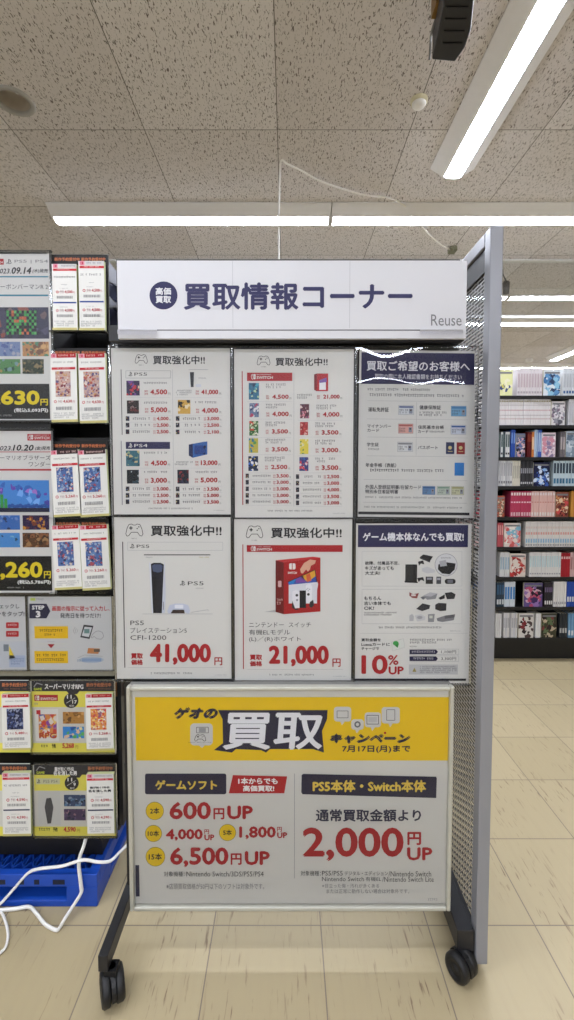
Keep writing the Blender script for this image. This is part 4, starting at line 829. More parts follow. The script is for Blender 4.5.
# ---------------- slip racks and slip pads
def slip_rack(y0, y1, x0, x1, label, Y=1.268 + DY):
    s = Sheet(Y, 0, 0, 1); c = s.P((x0 + x1) / 2, y1)
    t = thing('slip_rack', (c.x, Y, c.z), label, 'card rack', 'black racks for the slips')
    s.slab(x0, y0, x1, y1, '#1c1a1a', .006)
    m = (x0 + x1) / 2
    for a, b in ((x0 + 2, m - .8), (m + .8, x1 - 3)): s.T('新作予約受付中', a, y0 + 3, b, y0 + 6.6, '#a8603c', .18)
    s.build('header_strip', t)
    q = MB(); a, b = s.P(x0, y1 - .4), s.P(x1, y1 + .8); q.box(a.x, b.x, Y - .022, Y, b.z, a.z, glass_mat('clear_pocket', tint=(.92, .93, .93), boost=2)); q.build('clear_pocket', t)
SIDE = '#b9bd8c'
def slip_pad(x0, y0, x1, y1, label, kind, rot=0, seed=1, pal=None, pr='4,630', Y=1.25 + DY, cap=RED, blue='#24408c', title=None, grp='white order slips in pairs'):
    k = 5.0; s = Sheet(Y, x0, y0, k, rot, ((x1 - x0) * k / 2, (y1 - y0) * k / 2)); W, H = (x1 - x0) * k, (y1 - y0) * k
    s.slab(0, 0, W, H, '#dcdbd6', .011, SIDE)
    s.R(0, H * .965, W, H, '#c2b878', 1)
    s.R(W * .02, 0, W * .22, H * .062, '#d890a0', 1); sw_mark(s, W * .06, H * .012, W * .17, H * .05, '#b83a50', 2)
    s.R(W * .23, 0, W * .98, H * .062, cap if kind == 'a' else '#c8c6c4', 1); s.mic(W * .3, H * .015, W * .92, H * .05, '#e0c0b8' if kind == 'a' else '#77777c', 2)
    if kind == 'b':
        s.R(W * .02, H * .07, W * .98, H * .105, '#c03038', 1); s.mic(W * .2, H * .075, W * .8, H * .1, '#ecd0d0', 2)
        if title: s.T(title[0], W * .12, H * .2, W * .85, H * .235, INK, .5); s.T(title[1], W * .06, H * .25, W * .9, H * .295, INK, .6)
        else: s.mic(W * .06, H * .18, W * .92, H * .22, '#5c5c62', 1)
        s.mic(W * .36, H * .305, W * .6, H * .325, '#8a8a90')
        for yy in (.40, .68):
            s.mic(W * .3, H * (yy - .035), W * .62, H * (yy - .015), '#a0a0a4'); s.D(W * .2, H * (yy + .025), W * .055, '#c03040', 2, 12); s.D(W * .2, H * (yy + .025), W * .033, '#dcdbd6', 2.4, 12); s.T('予約', W * .3, H * yy, W * .46, H * (yy + .045), '#9a6a70'); s.T(pr if yy < .5 else pr, W * .5, H * yy, W * .82, H * (yy + .05), '#b02838', .5); s.T('円', W * .84, H * (yy + .015), W * .9, H * (yy + .05), '#b02838')
            s.bars(W * .18, H * (yy + .085), W * .84, H * (yy + .125), seed=seed)
        s.R(W * .03, H * .575, W * .97, H * .597, blue, 1)
        s.mic(W * .08, H * .86, W * .9, H * .95, '#8a8a8e', rows=3)
    else:
        s.mic(W * .1, H * .115, W * .88, H * .145, '#5c5c62', 1); s.R(W * .04, H * .2, W * .95, H * .235, '#b83038', 1); s.mic(W * .25, H * .205, W * .75, H * .23, '#ecd0d0', 2)
        s.R(W * .17, H * .255, W * .77, H * .635, '#cccccc', 1); s.art(W * .18, H * .26, W * .76, H * .63, pal, 150, seed, sz=.55)
        s.mic(W * .3, H * .645, W * .7, H * .66, '#a0a0a4'); s.D(W * .16, H * .70, W * .055, '#c03040', 2, 12); s.D(W * .16, H * .70, W * .033, '#dcdbd6', 2.4, 12); s.T('予約', W * .26, H * .68, W * .42, H * .72, '#9a6a70'); s.T(pr, W * .46, H * .675, W * .8, H * .725, '#b02838', .5); s.T('円', W * .83, H * .69, W * .9, H * .725, '#b02838')
        s.bars(W * .18, H * .775, W * .8, H * .825, seed=seed); s.mic(W * .08, H * .86, W * .9, H * .95, '#8a8a8e', rows=3)
    o = s.build('order_slip_pad'); tag(o, label, 'slip pad', grp); return o
ART1 = ['#b89a90', '#a8564a', '#9a8490', '#b88c58', '#5f5478', '#7a404a', '#cabcb4']
ART2 = ['#4a6498', '#5f80ae', '#9a4a52', '#c0b4b0', '#2a3658', '#8aa0bc', '#3f4a78']
slip_rack(254.5, 333, 52.5, 108.5, 'topmost black slip rack, above the slips with blue bars')
slip_pad(52.5, 264, 77, 330, 'left one of the topmost pair of slips with a blue bar', 'b', 0, 1, pr='4,500'); slip_pad(79, 261, 104.5, 330.5, 'right one of the topmost pair of slips with a blue bar, beside the header sign', 'b', 0, 2, pr='4,500')
slip_rack(348, 424, 53, 108.5, 'second black slip rack from the top')
slip_pad(51, 353.5, 77, 422, 'left one of the pair of slips with pink and orange pictures', 'a', -1.2, 3, ART1); slip_pad(79, 353.5, 106, 423, 'right one of the pair of slips with pink and orange pictures', 'a', -1.5, 4, ART1)
slip_rack(441, 517, 53, 108.5, 'third black slip rack from the top')
slip_pad(52, 450, 80, 516.5, 'left one of the upper pair of slips with blue pictures', 'a', -3, 5, ART2, '5,260', cap='#3a2426'); slip_pad(79, 450, 107.5, 516.5, 'right one of the upper pair of slips with blue pictures', 'a', -3, 6, ART2, '5,260', cap='#3a2426')
slip_rack(519, 591, 53, 108.5, 'fourth black slip rack from the top, just above the step card')
slip_pad(53, 525, 80.5, 589.5, 'left one of the lower pair of slips with blue pictures', 'a', -3, 7, ART2, '5,260'); slip_pad(81, 525, 109, 590, 'right one of the lower pair of slips with blue pictures', 'a', -3, 8, ART2, '5,260')

# lower two rows: yellow game cards with slips
k = 3.4; LY2 = 1.245 + DY
def gamecard(x0, y0, x1, y1, label, seed=1):
    s = Sheet(LY2, 0, 660, k); c = s.P((x0 + x1) / 2, y1); t = thing('game_card', (c.x, LY2, c.z), label, 'card', 'yellow game cards on the rack')
    H = y1 - y0; s.slab(x0, y0, x1, y1, '#cbc9c2', .004)
    s.R(x0, y0, x1, y0 + 36, '#2e2e34', 1); s.Pg([(x0 + 120, y0 + 36), (x0 + 128, y0 + 46), (x0 + 155, y0 + 46), (x0 + 163, y0 + 36)], '#2e2e34', 1)
    s.R(x0, y0 + 36, x1, y0 + 90, '#ddd45c', .6); s.R(x0, y1 - 32, x1, y1, '#ddd45c', .6)
    s.L([(x0 + 8, y0 + 22), (x0 + 18, y0 + 8), (x0 + 38, y0 + 14)], 3, '#9a9aa0', 2); s.T('GAME', x0 + 8, y0 + 24, x0 + 36, y0 + 33, '#b8c840', .4)
    s.T('新作予約受付中', x1 - 96, y0 + 7, x1 - 12, y0 + 21, '#b8704a', .4, l=3); s.mic(x1 - 90, y0 + 25, x1 - 10, y0 + 32, '#8a5a48', 2)
    return s, t
s, t = gamecard(107, 70, 390, 314, 'yellow and white game card with a colourful cover picture, left of the campaign board')
s.T('スーパーマリオRPG', 152, 80, 284, 99, '#e4e4e4', .7, l=3, res=3)
s.R(117, 118, 197, 139, '#a82a34', 1.5); sw_mark(s, 121, 121, 134, 136, WHITE, 3); s.T('SWITCH', 138, 127, 192, 136, WHITE, .4, l=3)
s.D(242, 138, 25, '#2c2c30', 1.6, 30); s.T('11', 228, 118, 244, 131, '#e4e4e4', .6, l=3); s.L([(226, 146), (256, 128)], 1.2, '#e4e4e4', 3); s.T('17', 246, 136, 262, 148, '#e4e4e4', .6, l=3); s.T('発売', 236, 152, 252, 159, '#e4e4e4', l=3); s.mic(117, 145, 132, 156)
s.R(120, 166, 199, 276, '#d6d6d4', 1.5); s.R(124, 170, 138, 184, '#b83038', 2); s.art(132, 184, 193, 262, ['#d08a4a', '#c84a3a', '#e0c070', '#5a6aa0', '#d8d0c8', '#8a4a9a'], 60, 21)
s.T('RPG', 134, 246, 192, 266, '#b04a30', 1.2, l=4)
s.art(214, 176, 286, 216, ['#b08040', '#8a6030', '#d0a060', '#6a4a2a'], 30, 22); s.art(214, 226, 286, 266, ['#3a8ad0', '#5ab060', '#e0c0a0', '#2a5aa0', '#e0d8a0'], 30, 23)
s.mic(124, 286, 168, 299, '#44442a', 2); s.T('予約', 176, 284, 190, 299, '#33331e', .4); s.T('5,268', 212, 282, 252, 302, '#b83038', .9); s.T('円', 256, 290, 266, 301, '#8a6a20')
s.build('printed_card', t); holder(t, s, 104, 66, 393, 318, edge=3)
s, t = gamecard(116, 354, 395, 598, 'yellow and white game card with a dark upright shape, lower left by the pallet')
s.T('龍が如く7外伝', 186, 363, 252, 377, '#e4e4e4', .4, l=3); s.T('名を消した男', 182, 376, 262, 392, '#e4e4e4', .7, l=3)
s.R(122, 402, 204, 422, '#c6c6a4', 1.5); ps_mark(s, 126, 405, 138, 419, '#44444a', 3); s.T('PS5 PS4', 148, 407, 196, 417, '#77777a', l=3)
s.D(244, 418, 24, '#2c2c30', 1.6, 30); s.T('11', 230, 400, 246, 412, '#e4e4e4', .6, l=3); s.L([(228, 427), (258, 409)], 1.2, '#e4e4e4', 3); s.T('9', 250, 416, 258, 429, '#e4e4e4', .6, l=3); s.T('発売', 238, 432, 254, 439, '#e4e4e4', l=3)
s.R(130, 446, 206, 562, '#c4c4c2', 1.2)
s.Pg([(158, 470), (174, 468), (182, 500), (174, 555), (162, 556), (152, 500)], '#4c4c50', 2)
s.art(218, 458, 291, 497, ['#3a4a6a', '#5a7a9a', '#20283a', '#8090a8'], 30, 24); s.art(218, 506, 291, 545, ['#4a3a5a', '#2a2a40', '#8a6a7a', '#5a4a6a'], 30, 25)
s.mic(132, 570, 174, 583, '#44442a', 2); s.T('予約', 180, 568, 196, 583, '#33331e', .4); s.T('4,590', 216, 567, 258, 586, '#b83038', .9); s.T('円', 262, 574, 272, 585, '#8a6a20')
s.build('printed_card', t); holder(t, s, 113, 350, 398, 602, edge=3)
for y0_, y1_, lb, x1_ in ((70, 314, 'yellow edged game card at the left edge, upper of the two', 103), (354, 598, 'yellow edged game card at the left edge, lower of the two', 103)):
    s, t = gamecard(-182, y0_, x1_, y1_, lb); s.build('printed_card', t)
PY3 = 1.231 + DY
GP = 'white order slips on the yellow cards'
slip_pad(2, 694, 30, 750, 'slip on the upper yellow card at the left edge, with a dark picture', 'a', -1.5, 11, ['#2a3050', '#4a5a8a', '#181c30', '#8a90a8'], '5,480', PY3, grp=GP)
slip_pad(86, 694, 113, 750.5, 'slip with a small cover picture at the right end of the colourful game card', 'a', -1.5, 12, ['#d08a4a', '#c84a3a', '#e0c070', '#d8d0c8', '#8a5a7a'], '5,268', PY3, grp=GP)
slip_pad(2.5, 773, 30.5, 836, 'slip with a dark blue bar on the lower yellow card at the left edge', 'b', -1, 13, pr='4,590', Y=PY3, blue='#2a3050', grp=GP)
slip_pad(87, 774, 114, 835.5, 'slip with bold black title at the right end of the lower game card', 'b', -1, 14, pr='4,590', Y=PY3, blue='#2a3050', title=('龍が如く7外伝', '名を消した男'), grp=GP)

# ---------------- blue pallet
PB_ = plain('blue_plastic', '#1447ae', .42, mottle=.12, scale=25)
PBD = plain('deep_blue_plastic', '#0d2f78', .5)
t = thing('plastic_pallet', (-1.0, 1.7, 0), 'blue plastic pallet on the floor under the black rack', 'pallet')
px0, px1, py0, py1 = -1.66, -.560, 1.24 + DY, 2.1 + DY
q = MB()
q.box(px0, px1, py0, py0 + .022, .062, .1, PB_); q.box(px0, px1, py1 - .022, py1, .062, .1, PB_); q.box(px0, px0 + .022, py0 + .022, py1 - .022, .062, .1, PB_); q.box(px1 - .03, px1, py0 + .022, py1 - .022, .062, .1, PB_)
q.box(px0 + .022, px1 - .03, py0 + .022, py1 - .022, .066, .07, PBD)
q.build('top_rim', t, bevel=.003)
q = MB()
def ribs(q, n, lean):
    pitch = .032
    x = px0 + .03
    while x < px1 - .075:
        q.hexa([(x, py0 + .022, .07), (x + .004, py0 + .022, .07), (x + .004 + lean, py0 + .085, .07), (x + lean, py0 + .085, .07), (x, py0 + .022, .094), (x + .004, py0 + .022, .094), (x + .004 + lean, py0 + .085, .094), (x + lean, py0 + .085, .094)], PB_); x += pitch
ribs(q, 0, .034); ribs(q, 0, -.0); 
x = px0 + .065
while x < px1 - .04:
    q.hexa([(x, py0 + .022, .07), (x + .004, py0 + .022, .07), (x - .03, py0 + .085, .07), (x - .034, py0 + .085, .07), (x, py0 + .022, .094), (x + .004, py0 + .022, .094), (x - .03, py0 + .085, .094), (x - .034, py0 + .085, .094)], PB_); x += .032
q.build('lattice_rib', t)['kind'] = 'stuff'
def bl_(x0, x1, y0=py0, y1=py0 + .1):
    q = MB(); q.box(x0, x1, y0, y1, .018, .062, PB_); q.build('block', t)
for x0_, x1_ in ((px1 - .09, px1), (px1 - .42, px1 - .37), (px0, px0 + .1), (px1 - .74, px1 - .64)): bl_(x0_, x1_)
for x0_, x1_ in ((px1 - .09, px1), (px0, px0 + .1)):
    for y0_ in (py0 + .38, py1 - .1): bl_(x0_, x1_, y0_, y0_ + .1)
q = MB(); q.box(px0, px1, py0, py0 + .09, 0, .02, PB_); q.box(px0, px1, py1 - .09, py1, 0, .02, PB_); q.box(px1 - .09, px1, py0 + .09, py1 - .09, 0, .02, PB_); q.box(px0, px0 + .09, py0 + .09, py1 - .09, 0, .02, PB_); q.build('bottom_runner', t, bevel=.003)
for x0_, x1_ in ((-.86, -.83), (-.79, -.775), (-.745, -.73), (-.69, -.655)):
    q = MB(); q.box(x0_, x1_, py0 - .001, py0 + .004, .07, .084, plain('slot_dark', '#07122c', .6)); q.build('grip_slot', t)

# ---------------- white flat cables on the floor
def cab(pts, r, label, flat=1.0):
    q = MB(); q.tube(pts, r, WC, 8, 8, flat); return tag(q.build('white_cable'), label, 'cable', 'white cables by the pallet')
fl = lambda x, y, z=.0065: PZ(x, y, z)
py_ = lambda x, y, Y: PY(x, y, Y)
cab([py_(87, 833, 1.270 + DY), py_(84, 845, 1.245 + DY), py_(79, 862, 1.235 + DY), py_(81, 885, 1.230 + DY), py_(81, 893, 1.228 + DY), py_(73, 906, 1.215 + DY), fl(64, 920, .02), fl(60, 927), fl(56, 930), fl(45, 924), fl(36, 913, .012), fl(29, 907, .012), fl(14, 909), fl(-8, 911), fl(-40, 915)], .0038, 'white cable hanging from the rack down over the pallet to the floor', 1.4)
cab([py_(128, 844, 1.310 + DY), py_(119, 853, 1.270 + DY), py_(110, 861, 1.245 + DY), py_(98, 862, 1.237 + DY), py_(83, 860, 1.232 + DY), py_(62, 866, 1.235 + DY), py_(38, 869, 1.238 + DY), py_(27, 874, 1.240 + DY), py_(12, 891, 1.240 + DY), py_(0, 904, 1.235 + DY), fl(-12, 912, .008), fl(-30, 922)], .0036, 'white cable lying across the top of the blue pallet', 1.2)
cab([fl(-30, 905), fl(-8, 907), fl(0, 911), fl(5, 920), fl(8, 934), fl(6, 946), fl(0, 953), fl(-14, 962), fl(-40, 975)], .0036, 'white cable loop on the floor at the left edge')

# ================================================================== bookshelf
SHY = 3.0
bs = thing('bookshelf', (1.6, SHY + .1, 0), 'tall black bookshelf of comics beyond the stand, against the right', 'bookshelf')
bx0, bx1 = 1.08, 2.13
rows = [395.5, 425, 457, 486, 517, 547, 577, 607, 638]
zsh = [PY(530, y, SHY).z for y in rows]
BM = plain('black_shelf', '#131314', .5, mottle=.2)
for zz in zsh:
    q = MB(); q.box(bx0, bx1, SHY, SHY + .2, zz - .022, zz - .0006, BM); q.build('shelf', bs)
q = MB(); q.box(bx0, bx1, SHY + .2, SHY + .215, .0, zsh[0] + .02, BM); q.build('back_panel', bs)
for x in (bx0 - .02, bx1): 
    q = MB(); q.box(x, x + .02, SHY + .02, SHY + .215, 0, zsh[0] - .0006, BM); q.build('side_panel', bs)
q = MB(); q.box(bx0, bx1, SHY + .06, SHY + .2, 0, zsh[8] - .022, BM); q.build('plinth', bs)
COVERS = {}
BOOKMAT = {}
def page(): return ink('#cfc8b4')
def book_mesh(w, h, d, spine, bands):
    """closed paperback: spine towards the viewer, pages seen at head and foot, thin rounded spine"""
    q = MB(); m = ink(spine); pg = page()
    q.quad((0, .0, 0), (w, .0, 0), (w, .0, h), (0, .0, h), m)
    q.quad((0, d, 0), (0, 0, 0), (0, 0, h), (0, d, h), m); q.quad((w, 0, 0), (w, d, 0), (w, d, h), (w, 0, h), m)
    for z, s_ in ((h - .002, 1), (.002, -1)): q.quad((.001, 0.001, z), (w - .001, .001, z), (w - .001, d - .003, z), (.001, d - .003, z), pg)
    q.quad((.001, d - .003, 0.002), (w - .001, d - .003, .002), (w - .001, d - .003, h - .002), (.001, d - .003, h - .002), pg)
    q.quad((0, 0, h), (w, 0, h), (w, .001, h - .002), (0, .001, h - .002), m)
    for z0, z1, c in bands: q.quad((w * .12, -.0004, h * z0), (w * .88, -.0004, h * z0), (w * .88, -.0004, h * z1), (w * .12, -.0004, h * z1), ink(c))
    return q
def clamp(row, h): return h if row == 0 else min(h, zsh[row - 1] - zsh[row] - .0235)
def run(px0, px1, row, n, h, spine, bands, label, group, var=None, y=SHY + .004):
    h = clamp(row, h); z = zsh[row]; xa_, xb_ = PY(px0, rows[row] - 12, SHY).x, PY(px1, rows[row] - 12, SHY).x; w = (xb_ - xa_) / n; first = None; rnd = random.Random(int(px0 * 7 + row))
    meshes = {}
    for i in range(n):
        sp = spine if not var else var[i % len(var)]
        if sp not in meshes:
            o = book_mesh(w - .0022, h, .118, sp, bands).build('comic_book'); meshes[sp] = o.data
        else:
            o = bpy.data.objects.new('comic_book', meshes[sp]); COL.objects.link(o)
        o.location = (xa_ + i * w, y + rnd.uniform(0, .004), z); tag(o, label, 'book', group)
def face(px0, px1, row, h, pal, label, seed, base=None, y=SHY + .006, n=110, title=None):
    """book shown face out: cover artwork towards the viewer"""
    h = clamp(row, h); z = zsh[row]; xa_, xb_ = PY(px0, rows[row] - 12, SHY).x, PY(px1, rows[row] - 12, SHY).x; w = xb_ - xa_; q = MB(); rnd = random.Random(seed)
    q.box(xa_, xb_, y + .0006, y + .016, z, z + h, page()); b = ink(base or pal[0]); q.quad((xa_, y, z), (xb_, y, z), (xb_, y, z + h), (xa_, y, z + h), b)
    for i in range(n):
        u, v = rnd.gauss(.5, .2), rnd.gauss(.45, .2); u, v = min(max(u, .08), .92), min(max(v, .06), .8); r = rnd.uniform(.006, .022) * w / .1; kk = rnd.randint(4, 6); pts = []
        for j in range(kk):
            t_ = 2 * math.pi * j / kk + rnd.random() * .5; rr_ = r * rnd.uniform(.6, 1.3); pts.append((min(max(xa_ + u * w + rr_ * math.cos(t_), xa_), xb_), y - .0004 - i * 5e-6, min(max(z + v * h + rr_ * math.sin(t_), z), z + h)))
        q.add(pts, [tuple(range(kk))], ink(rnd.choice(pal)))
    q.box(xa_ + w * .06, xb_ - w * .06, y - .0012, y - .0006, z + h * .86, z + h * .93, ink(title or '#77777c'))
    o = q.build('comic_book'); tag(o, label, 'book')
def _unused(px, row, h=.15):
    z = zsh[row]; x = PY(px, rows[row] - 12, SHY).x; q = MB(); q.box(x, x + .002, SHY + .01, SHY + .13, z, z + h, BM); q.box(x - .05, x, SHY + .02, SHY + .12, z, z + .001, BM)
W_ = '#d4d0d0'
RED1 = [(.1, .2, '#b8a0a4'), (.3, .75, '#c4bcbc'), (.84, .9, '#8a8a90')]
face(497.5, 513, 0, .165, ['#d8d8a0', '#c8c060', '#e0dcc0', '#3a4a7a', '#e4e0d0'], 'pale yellow cover facing out on the top shelf, first beside the grey post', 31, n=30)
run(518, 543, 0, 9, .178, '#cfc8ca', [(.08, .16, '#a8a0a4'), (.3, .8, '#b8a8ac')], 'white spined comic standing in the run of nine on the top shelf', 'white run between the two covers on the top shelf')
face(544, 561, 0, .165, ['#5a8ab8', '#3a6a9a', '#8ab8d0', '#2a3a5a', '#cdd4d8'], 'blue and white cover facing out on the top shelf', 32, base='#cdd2d6')
run(564, 600, 0, 13, .178, '#c8ccd0', [(.08, .18, '#3a5a8a'), (.3, .8, '#b0b4ba')], 'grey white spined comic at the right end of the top shelf', 'run at the right end of the top shelf')
run(499, 551.5, 1, 21, .172, '#d6d2d2', [(.22, .27, '#c0a8a8'), (.36, .4, '#b0a8a8'), (.55, .6, '#c09a9c'), (.75, .79, '#b8b0b0'), (.9, .95, '#8a8458')], 'white spined comic in the long run on the second shelf', 'long white run on the second shelf')
face(552, 565.5, 1, .155, ['#8a8a94', '#c8c4c8', '#5a5a64', '#d8d4d8', '#7a6a7a'], 'white cover with grey artwork facing out on the second shelf', 33, base='#d4d0d0')
run(569, 602, 1, 12, .172, '#c9c9cc', [(.1, .9, '#b4b4ba')], 'white spined comic at the right end of the second shelf', 'run at the right end of the second shelf')
run(499, 510.5, 2, 5, .165, W_, [(.1, .18, '#3a3a40'), (.4, .9, '#4a5a5a')], 'white and dark spined comic at the start of the third shelf', 'first run on the third shelf', ['#3a4448', '#c4c8ca', '#3a4a50', '#d0d0d0', '#d4d4d4'])
run(511.5, 516, 2, 2, .178, '#2a4a9a', [(.5, .9, '#6a8ac8')], 'bright blue spined book left of the dark haired cover on the third shelf', 'two blue books on the third shelf')
face(516.5, 525.5, 2, .155, ['#3a2a3a', '#c89aa0', '#5a6a9a', '#d8c0b8', '#20202c'], 'narrow dark and pink cover facing out on the third shelf', 34, base='#6a7088')
run(528, 532.5, 2, 3, .165, '#5a1418', [(.6, .9, '#8a3a2a')], 'dark red spined book on the third shelf', 'dark red books on the third shelf')
run(532.5, 535, 2, 1, .165, '#c87a3a', [(.3, .8, '#e0c0a0')], 'single orange spined book on the third shelf', 'orange book')
run(535, 542.5, 2, 4, .178, '#5a7ab8', [(.2, .9, '#a8bcd8')], 'pale blue spined book on the third shelf', 'pale blue books on the third shelf', ['#b8c8d8', '#8aa4c8', '#3a5aa8', '#3a5ab0'])
face(542.5, 556, 2, .16, ['#d8c8d0', '#b89aa8', '#8a7a9a', '#e0d8dc', '#c88a9a'], 'pinkish white cover facing out on the third shelf', 35)
run(561, 566, 2, 2, .165, '#6a6468', [(.3, .8, '#a8a0a0')], 'grey spined book before the pale cover on the third shelf', 'grey books on the third shelf')
face(566.5, 582, 2, .17, ['#a8b4c0', '#7a8a9a', '#c8d0d4', '#5a6a7a'], 'grey blue cover facing out at the right end of the third shelf', 36)
run(499, 513, 3, 6, .168, W_, [(.1, .2, '#7a7a80'), (.4, .9, '#a8a8ac')], 'grey white spined comic at the start of the fourth shelf', 'grey white run on the fourth shelf', ['#b0b0b4', '#c4c4c6', '#d0d0d0'])
run(513, 521, 3, 4, .168, '#cfcabc', [(.3, .8, '#b0aca0')], 'cream spined comic on the fourth shelf before the black ones', 'cream books on the fourth shelf')
run(521, 533.5, 3, 6, .168, '#2c2c30', [(.08, .16, '#b0b0b4'), (.5, .7, '#8a8a90')], 'black spined comic on the fourth shelf', 'black spines on the fourth shelf', ['#2c2c30', '#3a3a3e'])
face(534, 550, 3, .155, ['#1c2450', '#3a5aa8', '#8ab0e0', '#14183a', '#c8d4e8'], 'navy cover with glowing blue artwork facing out on the fourth shelf', 37, base='#181c3c')
run(554, 590, 3, 12, .168, '#b8c8d0', [(.1, .3, '#3a6a8a'), (.5, .9, '#2a3a4a')], 'blue and white spined comic at the right end of the fourth shelf', 'run at the right end of the fourth shelf')
face(497, 505, 4, .14, ['#a8503a', '#d8c0a8', '#5a3a3a', '#8a7a6a'], 'reddish cover half hidden by the grey post on the fifth shelf', 38)
run(511, 532, 4, 8, .17, '#b03a58', [(.04, .18, '#d0a8b0'), (.55, .6, '#e0c0c8'), (.84, .95, '#e0d4d4')], 'crimson spined comic on the fifth shelf', 'crimson run on the fifth shelf')
run(532, 555.5, 4, 9, .17, '#d8b0a8', [(.04, .18, '#d8d0cc'), (.55, .6, '#c89088'), (.84, .95, '#e0d4d4')], 'pale pink spined comic on the fifth shelf', 'pale pink run on the fifth shelf')
face(556, 569, 4, .165, ['#8a4a3a', '#c88a5a', '#5a2a2a', '#d8c0a0', '#c84a4a'], 'brown and orange cover facing out on the fifth shelf', 39)
run(571.5, 580, 4, 2, .17, '#b8803a', [], 'ochre spined book at the right end of the fifth shelf', 'ochre books')
run(498, 504, 5, 3, .16, '#b05058', [(.5, .9, '#d89a98')], 'red spined comic before the pale cover on the sixth shelf', 'red books on the sixth shelf')
face(504.5, 521, 5, .158, ['#d8ccc4', '#7ab0c8', '#c85a5a', '#e0dcd4', '#d89a9a'], 'pale cover with blue and red artwork facing out on the sixth shelf', 40)
run(526, 590, 5, 26, .17, '#d6d2ce', [(.04, .12, '#a0a0a0'), (.16, .32, '#8ab0c8'), (.48, .58, '#d8a098'), (.72, .8, '#d0c0b8')], 'white spined comic with blue and pink bands on the sixth shelf', 'banded white run on the sixth shelf')
run(500.5, 510, 6, 4, .165, '#d0d0d0', [(.3, .8, '#9ab0c0')], 'white spined comic before the red flowered cover on the seventh shelf', 'first white run on the seventh shelf')
face(510.5, 526, 6, .155, ['#d8ccc4', '#b83a3a', '#e0d4cc', '#d89a8a', '#8a3030'], 'white cover with red artwork facing out on the seventh shelf', 41)
run(530, 561.5, 6, 13, .165, '#d6d4d2', [(.1, .16, '#a0a0a4'), (.4, .85, '#b8ccd0')], 'white spined comic in the middle run of the seventh shelf', 'middle white run on the seventh shelf')
run(561.5, 571, 6, 4, .16, '#a0202c', [(.75, .85, '#d8b0b0')], 'red spined comic at the right of the seventh shelf', 'red books on the seventh shelf')
run(571, 590, 6, 7, .165, '#c8a8a8', [(.3, .8, '#a88080')], 'dusty pink spined comic at the right end of the seventh shelf', 'dusty pink books')
run(497, 505, 7, 3, .165, '#2a3a4a', [(.1, .3, '#c0c4c8'), (.5, .9, '#3a5a7a')], 'dark blue spined comic at the start of the eighth shelf', 'dark blue books on the eighth shelf')
run(505, 516, 7, 4, .168, '#c8d0d8', [(.3, .8, '#3a7ab8')], 'white and sky blue spined comic on the eighth shelf', 'sky blue books on the eighth shelf')
face(524.5, 543, 7, .16, ['#3a2a5a', '#8a6aa8', '#1c1428', '#c8a8b8', '#b04a6a'], 'purple cover with dark artwork facing out on the eighth shelf', 42, base='#5a4a80')
run(545, 553.5, 7, 4, .165, '#2a262c', [(.1, .25, '#c8c8c8'), (.6, .8, '#6a5a7a')], 'black spined comic right of the purple cover', 'black spines on the eighth shelf')
run(554, 567, 7, 6, .17, '#d8d6d4', [(.1, .2, '#a0a0a4')], 'plain white spined comic on the eighth shelf', 'white run on the eighth shelf')
run(567.5, 590, 7, 9, .17, '#2a4aa0', [(.2, .4, '#d0d0d4')], 'blue spined comic at the right end of the eighth shelf', 'blue run on the eighth shelf')
run(496, 502, 8, 3, .165, '#d4d4d4', [], 'white spined comic beside the grey post on the lowest shelf', 'white books starting the lowest shelf')
run(504, 518, 8, 7, .168, '#d6d4d4', [(.4, .8, '#b0b0b4')], 'white spined comic before the cover with dark figures on the lowest shelf', 'white run on the lowest shelf', ['#d6d4d4', '#cfcfd4', '#d8d6d4', '#a8a8ac'])
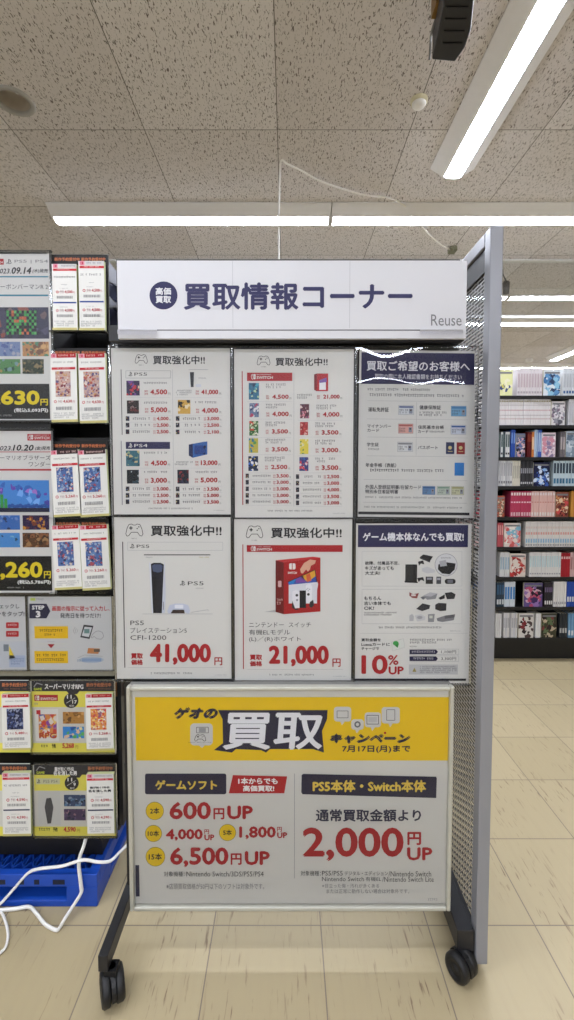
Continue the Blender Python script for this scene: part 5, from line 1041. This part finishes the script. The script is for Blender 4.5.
face(519, 534, 8, .165, ['#d4cfc8', '#2a2024', '#7a2a30', '#d8d4d0', '#4a3a3a'], 'white cover with dark red shapes facing out on the lowest shelf', 43, base='#d4d0cc', n=35)
run(536, 541.5, 8, 2, .165, '#d8d8d8', [], 'white spined comic in the pair on the lowest shelf', 'white pair on the lowest shelf')
face(542, 557, 8, .165, ['#3a3a2c', '#7a3a3a', '#5a6a4a', '#b8a890', '#2a2020'], 'dark green and red cover facing out on the lowest shelf', 44)
run(560, 568, 8, 3, .165, '#2c3034', [(.2, .4, '#b0b0b0')], 'dark spined comic at the right of the lowest shelf', 'dark books on the lowest shelf')
run(569, 590, 8, 8, .165, '#6a94b8', [(.1, .3, '#d0d4d8')], 'light blue spined comic at the right end of the lowest shelf', 'light blue books on the lowest shelf')
# comics showing only through the mesh of the stand
for row, c in enumerate(('#d0ccc8', '#d4d0d0', '#8a3a40', '#c8c8c8', '#b84a5a', '#c8a8a8', '#d0d0d0', '#3a5a8a', '#d0d0d0')):
    run(462, 494 if row else 496, row, 9, .166, c, [(.3, .7, '#a8a4a4')], 'comic on shelf %s seen only through the mesh panel' % ('one two three four five six seven eight nine'.split()[row]), 'comics behind the mesh, shelf ' + 'one two three four five six seven eight nine'.split()[row])

# ================================================================== camera, world
w = bpy.data.worlds.new('world'); S.world = w; w.use_nodes = True
w.node_tree.nodes['Background'].inputs[0].default_value = (.8, .85, .9, 1); w.node_tree.nodes['Background'].inputs[1].default_value = .3
cd = bpy.data.cameras.new('camera'); cam = bpy.data.objects.new('camera', cd); COL.objects.link(cam)
cam.location = (0, 0, CH); cam.rotation_euler = (math.pi / 2 - TH, 0, 0)
cd.sensor_fit = 'VERTICAL'; cd.sensor_height = 24; cd.lens = 24 * F / 1020; cd.shift_y = -(510 - CY) / 1020; cd.clip_start = .02; cd.clip_end = 60
S.camera = cam
S.view_settings.view_transform = 'Standard'; S.view_settings.look = 'None'; S.view_settings.exposure = 0; S.view_settings.gamma = 1
S.cycles.sample_clamp_indirect = 8; S.cycles.max_bounces = 8; S.cycles.transparent_max_bounces = 16
for o in bpy.data.objects:
    if '_w' in o: del o['_w']
